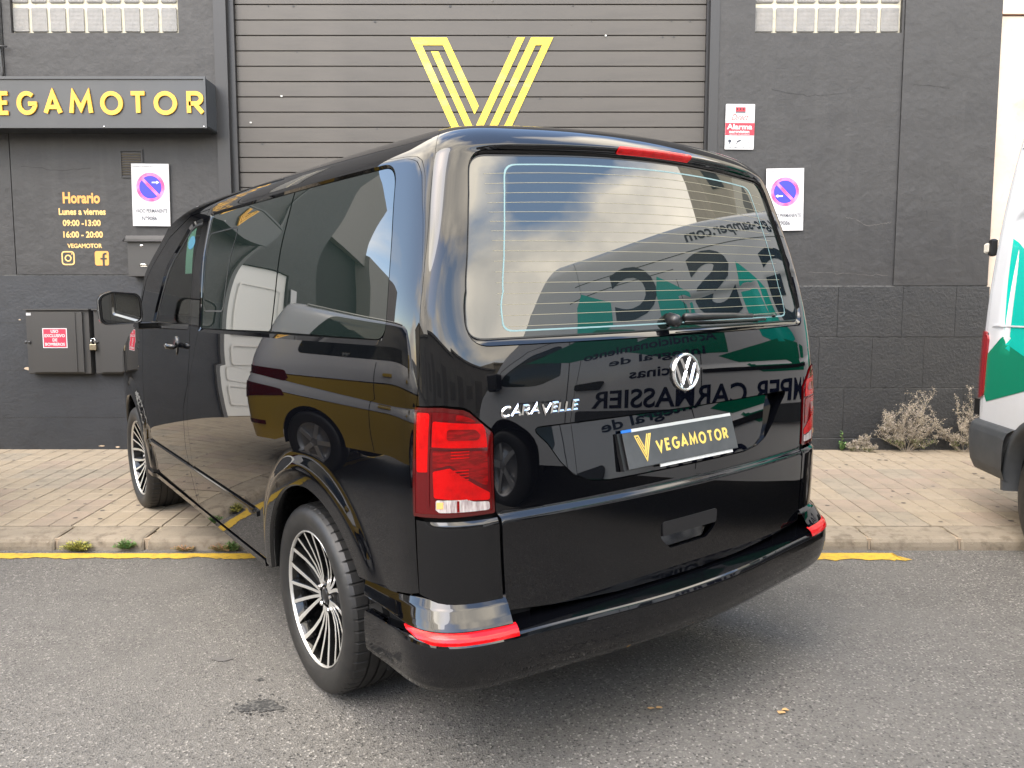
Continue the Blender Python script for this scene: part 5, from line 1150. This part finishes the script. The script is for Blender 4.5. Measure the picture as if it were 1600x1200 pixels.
def roofcap(O, root, v, xmax, m, n=13):
    us = [i/5 for i in range(0, 11)]+[2+.25*k for k in range(1, 30)]; us = [u for u in us if O(u, v)[0] < xmax]+[2+xmax-float(O(2., v)[0])]; V = []
    for u in us:
        p = O(u, v)
        for k in range(n): t = -1+2*k/(n-1); V.append((p[0], p[1]*t, p[2]+.04*(1-t*t)))
    b = MB(); b.add(V, [(i*n+k, i*n+k+1, (i+1)*n+k+1, (i+1)*n+k) for i in range(len(us)-1) for k in range(n-1)], 0, True); b.obj('roof', m, root)
def arc2(cx, cz, r, a0, a1, n=18): return [(cx+r*math.cos(rad(a0+(a1-a0)*i/n)), cz+r*math.sin(rad(a0+(a1-a0)*i/n))) for i in range(n+1)]
def plain_wheel(parent, x, y, z, R, s, dark=True, w=.22):
    b = MB(); b.lathe([(R*.62, .0), (R*.7, .012), (R*.9, .012), (R*.97, 0), (R, -.02), (R-.006, -.03), (R, -.04), (R, -w+.03), (R*.94, -w), (R*.62, -w)], 60, 'y'); o = b.obj('wheel', M_tyre, parent, loc=(x, y*s, z)); o.scale = (1, s, 1)
    b = MB(); b.lathe([(R*.63, -.005), (R*.60, -.005), (R*.57, -.04), (R*.3, -.05), (R*.22, -.02), (0, -.02)], 36, 'y'); b.obj('rim', mat('steel_rim', (.30, .30, .31), .35, metal=.7), o)
    for k in range(5):
        a = rad(72*k); b = MB(); ribbon(b, [(R*.12*math.cos(a), R*.12*math.sin(a)), (R*.6*math.cos(a), R*.6*math.sin(a))], .045, 0, .02); me = b.mesh('spoke'); me.transform(Matrix.Rotation(rad(90), 4, 'X')); new('spoke', me, mat('alloy_grey', (.62, .62, .63), .3, metal=.8), o, loc=(0, -.012, 0))
# ---- white high-roofed van on the right, tail to the wall
M_wp = mat('white_van_paint', (0.5920, 0.6000, 0.6160), .16, coat=.4, noise=(1.2, (0.5280, 0.5360, 0.5520), .45, .75)); M_teal = mat('teal_vinyl', (0.0000, 0.4160, 0.3360), .2); M_green = mat('green_vinyl', (0.0000, 0.1760, 0.0960), .2); M_navy = mat('navy_vinyl', (.006, .010, .035), .25)
M_greyp = mat('grey_bumper_plastic', (0.0360, 0.0400, 0.0448), .55, noise=(8, (0.0480, 0.0520, 0.0560), .45, .65), bump=(300, .2, .001))
wv = empty('delivery_van', label='white panel van with teal and green shapes, cut by the right photo edge', cat='van')
WV_NOSE = Vector((WVDX, -1, 0)).normalized(); WV_LEFT = Vector((0, 0, 1)).cross(WV_NOSE)
WM = Matrix((WV_NOSE, WV_LEFT, Vector((0, 0, 1)))).transposed().to_4x4(); WM.translation = Vector(WVPOS); wv.matrix_world = WM
WO, WF = make_shell(([(.1, .10), (.5, .04), (.9, 0), (1.2, -.03), (1.5, -.07), (2.0, -.12), (2.45, -.17), (2.62, -.32)], .9, .985), ([(.1, 0), (1.0, 0), (1.3, .03), (2.0, .06), (2.5, .12), (2.62, .25)], .9, 0.), 2.62, .22, .20, .12, .13, .14, .03, lambda x: .10*np.clip((x-4.3)/1.1, 0, None)**2.2, .05,
                     lambda x, z: -.012*sstep(.0, .03, z-1.18)*sstep(.02, .0, z-1.95)*sstep(.35, .42, x)*sstep(1.62, 1.55, x)-.012*sstep(.0, .03, z-1.18)*sstep(.02, 0, z-1.95)*sstep(1.72, 1.79, x)*sstep(2.75, 2.68, x)-.008*sstep(.64, .67, z)*sstep(.86, .83, z)*0)
WX = lambda l: X2(WO, l)
Rw = .345
for s in (-1, 1):
    mm = (lambda l: l) if s > 0 else mirror
    side = WX([(3.98, .36)])+WX(arc2(.98, .34, .43, 0, 180))+WX([(.42, .40), (.30, .66)])+[(2., .66), (1.0, .66), (1.0, 2.83)]+WX([(3.95, 2.83)])
    panel('body_side', WF, mm(side), [], M_wp, wv, du=.10, dv=.05, gap=.002, edge=.01)
    fr = WX([(3.98, .36), (3.95, 2.83), (4.05, 2.78), (4.45, 2.44), (4.78, 1.80), (5.0, 1.38), (5.35, 1.10), (5.50, .9), (5.5, .36), (5.10, .36)])+WX(arc2(4.66, .34, .42, 0, 180))
    wnd = roundpoly(WX([(4.08, 1.36), (4.08, 1.93), (4.42, 1.90), (4.66, 1.62), (4.80, 1.38), (4.62, 1.30), (4.30, 1.22)]), [.04, .08, .15, .3, .03, .1, .2])
    fdoor = panel('front_side', WF, mm(fr), [mm(wnd)], M_wp, wv, du=.07, dv=.05, gap=.003)
    panel('cab_glass', WF, mm(wnd), [], mat('cab_glass_dark', (.02, .035, .032), .02, ior=1.6), wv, du=.1, dv=.1, gap=0, edge=0, off=-.003)
    for nm, q in (('cab_door_seam', WX([(4.00, .45), (4.008, .45), (4.008, 2.02), (4.0, 2.02)])), ('slide_door_seam', WX([(2.72, .42), (2.728, .42), (2.728, 2.2), (2.72, 2.2)])), ('slide_door_seam', WX([(3.98, 2.30), (2.72, 2.30), (2.72, 2.308), (3.98, 2.308)])), ('roof_seam', WX([(.15, 2.42), (3.9, 2.42), (3.9, 2.428), (.15, 2.428)])), ('cab_door_seam', WX([(4.01, 2.02), (4.45, 2.0), (4.72, 1.72), (4.92, 1.36), (4.93, 1.35), (4.73, 1.73), (4.455, 2.01), (4.01, 2.03)]))):
        panel(nm, WF, mm(q), [], M_seal, wv, du=.1, dv=.1, gap=0, edge=0, off=.001)
    panel('pressed_crease', WF, mm(WX([(.24, 1.300), (.95, 1.300), (.95, 1.309), (.24, 1.309)])), [], M_wp, wv, du=.05, dv=.01, gap=0, edge=.006, off=.007)
    panel('door_seam', WF, mm(WX([(.115, .75), (.121, .75), (.121, 2.3), (.115, 2.3)])), [], M_greyp, wv, du=.05, dv=.1, gap=0, edge=0, off=.0012)
    panel('side_rubbing_strip', WF, mm(roundpoly(WX([(1.55, .72), (3.9, .72), (3.9, .84), (1.55, .84)]), .03)), [], M_greyp, wv, du=.1, dv=.05, gap=0, edge=.02, off=.02)
    panel('door_rail', WF, mm(roundpoly(WX([(1.30, 1.14), (2.7, 1.14), (2.7, 1.175), (1.30, 1.175)]), .015)), [], M_seal, wv, du=.1, dv=.02, gap=0, edge=.01, off=.008)
    panel('cab_door_handle', WF, mm(roundpoly(WX([(3.62, 1.16), (3.92, 1.15), (3.92, 1.07), (3.68, 1.06)]), .03)), [], M_seal, wv, du=.1, dv=.02, gap=0, edge=.02, off=.02)
    panel('small_cover', WF, mm(roundpoly(WX([(.155, 1.16), (.185, 1.16), (.185, 1.26), (.155, 1.26)]), .012)), [], M_seal, wv, du=.1, dv=.05, gap=0, edge=.01, off=.006)
    wa = MB(); V = []
    for i in range(25):
        q = rad(-2+184*i/24); 
        for r, dy in ((.475, .012), (.47, .028), (.43, .026), (.42, -.06)):
            xx, zz = .98+r*math.cos(q), .34+r*math.sin(q); p = WO(2+xx-float(WO(2., max(zz, .1))[0]), max(zz, .12)); V.append((xx, s*(p[1]+dy), zz))
    wa.add(V, [(i*4+k, (i+1)*4+k, (i+1)*4+k+1, i*4+k+1) for i in range(24) for k in range(3)], 0, True); wa.obj('wheel_arch', M_greyp, wv)
    lo = roundpoly([(1.62, .84), (1.80, .84), (2.0, .86), (2.02, 1.22), (1.98, 1.26), (1.80, 1.27), (1.60, 1.26)], [.01, .01, .03, .02, .02, .01, .01], .2)
    tl = panel('tail_lamp', WF, mm(lo), [], mat('lamp_deep_red', (.22, .008, .012), .1, ior=1.6), wv, du=.02, dv=.02, sx=.2, gap=0, edge=.02, off=.012)
    plain_wheel(wv, .98, .955, Rw-.0, Rw, s); plain_wheel(wv, 4.66, .955, Rw-.06, Rw, s)
    b = MB(); b.box(4.62, 4.86, .0, .20, -.22, .22, bev=.04); o = b.obj('door_mirror', M_seal, wv, loc=(.10, .98*s if s > 0 else -1.18, 1.45))
for s in (-1, 1):
    [setattr((lambda b: (well(b, cx_w, .34, .44), b.obj('wheel_well', M_under, wv, loc=(0, .90*s, 0)))[1])(MB()), 'scale', (1, s, 1)) for cx_w in (.98, 4.66)]
panel('rear_doors', WF, [(-1, .66), (1, .66), (1, 2.83), (-1, 2.83)], [], M_wp, wv, du=.08, dv=.05, sx=.85, gap=.002, edge=.01)
roofcap(WO, wv, 2.83, 3.96, M_wp)
simple_front(WO, wv, [(3.95, 2.83, 0, .04, 'roof_front'), (4.05, 2.78, .04, .04, 'roof_front'), (4.45, 2.44, .12, .02, 'windscreen'), (4.78, 1.80, .18, 0, 'windscreen'), (5.0, 1.38, .22, 0, 'bonnet'), (5.35, 1.10, .18, 0, 'bonnet'), (5.50, .9, .12, 0, 'front_bumper'), (5.5, .36, .10, 0, 'front_bumper')], {'roof_front': M_wp, 'windscreen': MATS['cab_glass_dark'], 'bonnet': M_wp, 'front_bumper': M_greyp})
# rear bumper wrapping the corner
def WB(path):
    pu = np.array(path)
    def f(u, t):
        def Q(u, t):
            k = np.interp(t, np.linspace(0, 1, len(pu)), pu[:, 0]); v = np.interp(t, np.linspace(0, 1, len(pu)), pu[:, 1]); v = np.where(v < .5, v+.0*sstep(2.1, 2.6, np.abs(u)), v)
            p = WO(u, np.full_like(u, .6)); e = 1e-3; d = WO(u+e, np.full_like(u, .6))-WO(u-e, np.full_like(u, .6)); n = np.stack([-d[..., 1], d[..., 0]], -1); n /= np.linalg.norm(n, axis=-1, keepdims=True); p = p.copy(); p[..., 0] += n[..., 0]*k; p[..., 1] += n[..., 1]*k; p[..., 2] = v; return p
        p = Q(u, t); e = 2e-3; n = np.cross(Q(u+e, t)-Q(u-e, t), Q(u, np.clip(t+e, 0, 1))-Q(u, np.clip(t-e, 0, 1))); n /= np.linalg.norm(n, axis=-1, keepdims=True)+1e-12; o_ = p-np.array([.6, 0, .6]); fl = np.sign((n*o_).sum(-1)); return p, n*fl[..., None]
    return f
wb = panel('rear_bumper', WB([(-.01, .705), (.02, .70), (.045, .68), (.055, .64), (.055, .55), (.045, .45), (.02, .39), (-.06, .36)]), [(-2.47, 0), (2.47, 0), (2.42, .5), (2.36, 1), (-2.36, 1), (-2.42, .5)], [], M_greyp, wv, sx=.3, du=.03, dv=.08, gap=0, edge=0, extra_v=tuple(i/7 for i in range(8)))
b = MB(); b.lathe([(0, .002), (.012, .002), (.014, 0)], 12, 'y', c=(.33, 1.028, .52)); b.obj('bumper_hole', M_seal, wb)
b = MB(); b.box(-.055, -.02, -.93, -.86, .75, .79); b.obj('lamp_base', M_white, wv); b = MB(); b.box(-.05, .02, -.95, -.80, .715, .82); b.obj('lamp_bracket', M_seal, wv)
for zz in (1.80,):
    for sy in (-1, 1): b = MB(); b.box(.0, .05, -.015, .02, -.055, .055, bev=.010); o = b.obj('door_hinge', M_seal, wv, loc=(.02, sy*.93, zz)); b = MB(); b.box(-.055, .01, -.02, .018, -.032, .032, bev=.008); b.obj('hinge_arm', mat('hinge_cream', (.55, .52, .45), .5), o)
# graphics on both sides
for s in (-1, 1):
    mm = (lambda l: l) if s > 0 else mirror
    kw = dict(du=.08, dv=.06, gap=0, edge=0)
    for k, (x0, zb) in enumerate(((.36, .86), (1.58, 1.16), (2.60, 1.42), (3.50, 1.60))):
        tw = .40 if k else .30
        panel('teal_shape', WF, mm(WX([(.35, 1.85), (.39, 1.25), (.43, 1.175), (.80, 1.06), (.80, 1.60)] if k == 0 else [(x0+.02, zb+.34), (x0+.2, zb+.26), (x0+tw, zb+.38), (x0+tw, 1.85+.13*k), (x0+tw-.06, 2.16+.06*k), (x0+.02, 1.80+.12*k)])), [], M_teal, wv, off=.0015, **kw)
        panel('green_shape', WF, mm(WX([(x0-.20, zb+.22), (x0+.20, zb+.36), (x0+.95, zb+.16), (x0+.50, zb-.04), (x0-.18, zb-.06)] if k else [(x0-.235, 1.08), (x0+.02, 1.24), (x0+.12, 1.19), (x0+.62, 1.06), (x0+.36, .94), (x0-.14, .825), (x0-.235, .93)])), [], M_green, wv, off=.0022, **kw)
    for ch, x0, w, z0, z1 in (('G', .95, .60, 1.66, 2.30), ('S', 2.02, .56, 1.76, 2.40), ('C', 2.98, .50, 1.92, 2.46)):
        me = text_mesh(ch, 1, 0, .035); co = np.array([v.co for v in me.vertices]); a, b_ = co.min(0), co.max(0)
        for v in me.vertices:
            fx = (v.co.x-a[0])/(b_[0]-a[0]); fz = (v.co.y-a[1])/(b_[1]-a[1]); X = x0+fx*w if s < 0 else x0+w-fx*w; Z = z0+fz*(z1-z0); p = WO((2+X-float(WO(2., Z)[0])), Z); v.co = (p[0], s*(p[1]+.0032), p[2])
        new('big_letter', me, M_navy, wv)
    for t, x0, x1, z0, z1 in (('www.gsc-samper.com', .45, 2.45, 2.48, 2.60), ('Acondicionamiento', 2.50, 3.85, 1.52, 1.64), ('Integral de', 2.65, 3.60, 1.33, 1.46), ('Oficinas', 2.75, 3.40, 1.14, 1.27), ('SAMPER CARMASSIER', 1.25, 3.75, .86, 1.04), ('Las Palmas de Gran Canaria', 4.05, 4.45, .95, .985)):
        me = text_mesh(t, 1, 0, .02); co = np.array([v.co for v in me.vertices]); a, b_ = co.min(0), co.max(0)
        for v in me.vertices:
            fx = (v.co.x-a[0])/(b_[0]-a[0]); fz = (v.co.y-a[1])/(b_[1]-a[1]); X = x0+fx*(x1-x0) if s < 0 else x1-fx*(x1-x0); Z = z0+fz*(z1-z0); p = WO((2+X-float(WO(2., Z)[0])), Z); v.co = (p[0], s*(p[1]+.0036), p[2])
        new('side_lettering', me, M_navy, wv)
# ---- gold car to the left of the frame, seen mirrored in the black van
M_gp = mat('gold_car_paint', (.52, .34, .045), .35, metal=.35, coat=1.0); M_sp = mat('silver_car_paint', (.66, .66, .68), .25, metal=.3, coat=1.0); M_cg = mat('car_glass', (.01, .014, .014), .02, ior=1.6)
gc = empty('gold_car', label='two-tone car, silver above gold, backed up to the wall left of the black van', cat='car')
GN = Vector((-.03, -1, 0)).normalized(); GM = Matrix((GN, Vector((0, 0, 1)).cross(GN), Vector((0, 0, 1)))).transposed().to_4x4(); GM.translation = Vector((-4.58, 5.20, .02)); gc.matrix_world = GM @ Matrix.Diagonal((1, 1, 1.13, 1))
GO, GF = make_shell(([(.1, .15), (.45, .06), (.8, -.03), (.93, -.25), (1.0, -.30), (1.35, -.45), (1.42, -.8)], .8, .90), ([(.1, -.05), (.6, 0), (.85, .10), (1.0, .35), (1.35, .60), (1.42, .9)], .8, .0), 1.42, .12, .16, .20, .22, .25, .06, lambda x: .10*np.clip((x-3.3)/1.1, 0, None)**2, .02)
GX_ = lambda l: X2(GO, l)
for s in (-1, 1):
    mm = (lambda l: l) if s > 0 else mirror
    side = GX_([(3.25, .24)])+GX_(arc2(.85, .32, .37, 0, 180))+GX_([(.35, .28)])+[(1.0, .28), (1.0, 1.50)]+GX_([(2.5, 1.50), (2.75, 1.42), (3.20, 1.08), (3.4, .98), (4.2, .86), (4.42, .62), (4.40, .26), (3.92, .26)])+GX_(arc2(3.52, .32, .37, 0, 180))
    wn = roundpoly(GX_([(.62, 1.0), (3.05, .98), (2.72, 1.34), (2.3, 1.415), (.95, 1.40)]), [.06, .04, .15, .2, .08])
    zs = .80; lowr = GX_([(3.25, .24)])+GX_(arc2(.85, .32, .37, 0, 180))+GX_([(.35, .28)])+[(1.0, .28), (1.0, zs)]+GX_([(4.28, zs-.01), (4.42, .62), (4.40, .26), (3.92, .26)])+GX_(arc2(3.52, .32, .37, 0, 180))
    upr = [(1.0, zs), (1.0, 1.50)]+GX_([(2.5, 1.50), (2.75, 1.42), (3.20, 1.08), (3.4, .98), (4.2, .86), (4.28, zs)])
    panel('lower_body_side', GF, mm(lowr), [], M_gp, gc, du=.07, dv=.04, gap=.003); panel('upper_body_side', GF, mm(upr), [mm(wn)], M_sp, gc, du=.07, dv=.04, gap=.003)
    panel('side_glass', GF, mm(wn), [], M_cg, gc, du=.1, dv=.05, gap=.001, edge=0, off=-.002)
    panel('roof_rail', GF, mm(GX_([(.6, 1.47), (2.3, 1.475), (2.3, 1.495), (.6, 1.49)])), [], M_silver, gc, du=.1, dv=.02, gap=0, edge=.02, off=.02)
    lt = panel('tail_lamp', GF, mm(roundpoly([(1.35, .66), (2.0, .72), (2.25, .76), (2.2, .84), (1.35, .86)], .02, .3)), [], M_rdark, gc, sx=.3, du=.04, dv=.03, gap=0, edge=.01, off=.006)
    panel('bumper_reflector', GF, mm([(1.5, .42), (1.95, .42), (1.95, .46), (1.5, .46)]), [], M_rdark, gc, sx=.3, du=.04, dv=.03, gap=0, edge=.01, off=.006)
    for x in (1.52, 2.62): panel('door_seam', GF, mm(GX_([(x, .32), (x+.007, .32), (x+.007, .97), (x, .97)])), [], M_seal, gc, du=.1, dv=.1, gap=0, edge=0, off=.0015)
    for x in (1.60, 2.70): panel('door_handle', GF, mm(roundpoly(GX_([(x, .86), (x+.16, .86), (x+.16, .885), (x, .885)]), .01)), [], M_gp, gc, du=.05, dv=.02, gap=0, edge=.02, off=.022)
    plain_wheel(gc, .85, .885, .32, .32, s); plain_wheel(gc, 3.52, .885, .30, .32, s)
    b = MB(); b.box(-.06, .08, .0, .20, -.07, .07, bev=.03); b.obj('wing_mirror', M_gp, gc, loc=(3.0, .86 if s > 0 else -1.06, 1.02))
    for x in (.85, 3.52): b = MB(); well(b, x, .32, .39); o = b.obj('wheel_well', M_under, gc, loc=(0, .84*s, 0)); o.scale = (1, s, 1)
panel('tailgate', GF, [(-1, .28), (1, .28), (1, 1.5), (-1, 1.5)], [], M_gp, gc, sx=.65, du=.08, dv=.04, gap=.002, edge=.01)
panel('rear_glass', GF, roundpoly([(-.9, 1.02), (.9, 1.02), (.85, 1.38), (-.85, 1.38)], .06, .6), [], M_cg, gc, sx=.65, du=.08, dv=.04, gap=0, edge=.0, off=.004)
roofcap(GO, gc, 1.50, 2.5, M_sp)
simple_front(GO, gc, [(2.5, 1.50, 0, .03, 'windscreen'), (2.75, 1.42, .12, .02, 'windscreen'), (3.20, 1.08, .22, .02, 'windscreen'), (3.4, .98, .2, .03, 'bonnet'), (4.2, .86, .16, .03, 'bonnet'), (4.42, .62, .12, 0, 'front_bumper'), (4.40, .26, .10, 0, 'front_bumper')], {'windscreen': M_cg, 'bonnet': M_gp, 'front_bumper': M_gp})
# ================================================================ street outside the frame that the paint mirrors
# wall continuing to the left with a white panelled door and a recessed grey gate
nb2 = empty('grey_building', (0, GY, 0), 'grey rendered building with a white panelled door left of the workshop', 'building')
M_g2 = mat('grey_render', (.085, .085, .085), .7, noise=(2, (.10, .10, .10), .4, .7), bump=(12, .3, .01)); M_pale = mat('pale_grey_render', (.22, .21, .20), .8, bump=(12, .3, .01)); M_void = mat('deep_black_opening', (.004, .004, .005), .8)
bb('wall', -5.72, -5.65, 0, TOP, M_g2, -.03, .3, nb2); bb('wall', -7.1, -5.72, 2.45, TOP, M_wall, 0, .3, nb2); bb('wall', -8.3, -7.1, 0, TOP, M_wall, 0, .3, nb2)
dd = bb('entrance_door', -7.08, -5.74, .17, 2.43, M_white, .05, .12, nb2)
for z0, z1 in ((.35, .72), (.80, 1.12), (1.24, 2.1)):
    b = rring(-6.90, -5.92, z0, z1, .06, .03, M_white, '', .03); b.obj('door_moulding', mat('door_moulding', (.62, .61, .58), .4), dd)
b = MB(); b.tube([(-6.9, .02, 1.05), (-6.80, .02, 1.05)], .012, 6); b.obj('door_handle', M_frame, dd)
bb('gate_recess', -10.8, -8.3, 0, 4.2, M_void, .25, .35, nb2); bb('wall', -10.8, -8.3, 4.2, TOP, M_pale, 0, .3, nb2); bb('wall', -13.5, -10.8, 0, 4.6, M_pale, -.1, .3, nb2)
block_w = [o for o in bld.children if o.name.startswith('glass_block_window')][0]
b = MB(); b.box(-.22, .0, -.02, 0, -.3, .3); b.obj('notice_board', M_sw, loc=(-7.2, GY-.02, 1.9), label='white notice board beside the panelled door, outside the left edge', cat='notice board')
# opposite side of the street
ob = empty('warehouse_row', (0, -9, 0), 'low grey warehouse row across the street, behind the camera', 'building')
M_bg = mat('beige_render', (.42, .37, .29), .85, noise=(.8, (.34, .30, .24), .4, .7), bump=(6, .3, .02)); M_gr = mat('warehouse_grey', (.20, .195, .185), .85, noise=(.7, (.26, .25, .23), .4, .7)); M_sh = mat('shutter_grey', (.13, .125, .12), .5)
def house(name, x0, x1, y0, y1, h, m, par, nw, label_=None, face=1):
    b = MB(); b.box(x0, x1, y0, y1, 0, h); o = b.obj(name, m, par); w = (x1-x0)/nw
    for k in range(nw):
        b = MB(); b.box(x0+w*k+w*.18, x0+w*(k+1)-w*.18, y1-.02, y1+.05, .0 if k % 2 == 0 else 1.0, 3.0 if k % 2 == 0 else 2.3); b.obj('shutter', M_sh, o)
    b = MB(); b.box(x0-.1, x1+.1, y1-.1, y1+.18, h-.25, h); b.obj('parapet', m, o)
def fac(px, *a, **k): house(*a, **k)
for i, (x0, x1, h, m) in enumerate(((-40, -22, 6.5, M_bg), (-22, -8, 4.2, M_gr), (-8, 4, 4.6, M_gr), (4, 15, 5.0, M_gr), (15, 30, 6.0, M_bg))):
    house('warehouse', x0, x1, -22+9, -9.5+9, h, m, ob, 4)
st_ = empty('street_end_building', (0, 0, 0), 'tall beige apartment block further down the street on the right, behind the white van', 'building')
b = MB(); b.box(15, 30, 6.0, 18, 0, 13.5); b.obj('wall', M_bg, st_)
b = MB(); b.box(33, 40, 1, 4.6, 0, 15.0); b.obj('stair_tower', mat('weathered_brown', (.16, .13, .10), .9, noise=(1, (.10, .085, .07), .4, .6)), st_)
for k in range(4):
    for j in range(3): b = MB(); b.box(14.95, 15.02, 6.8+k*2.6, 8.0+k*2.6, 2+j*3.4, 3.5+j*3.4); b.obj('window', M_frame, st_)
for i, (x0, x1, z) in enumerate(((-5.2, -7.6, 6.0), (-5.6, -8.2, 6.25), (-6.0, -8.9, 6.1), (-6.5, -9.8, 6.4))):
    b = MB(); pts = [(x0+(x1-x0)*k/12, GY-.05-(GY+8.9)*k/12, z-.45*math.sin(math.pi*k/12)) for k in range(13)]; b.tube(pts, .016, 5); b.obj('overhead_cable', M_frame, label=['overhead cable crossing the street nearest the workshop sign', 'second overhead cable crossing the street, left of the nearest one', 'third overhead cable crossing the street, left of two others', 'overhead cable crossing the street furthest to the left'][i], cat='cable')
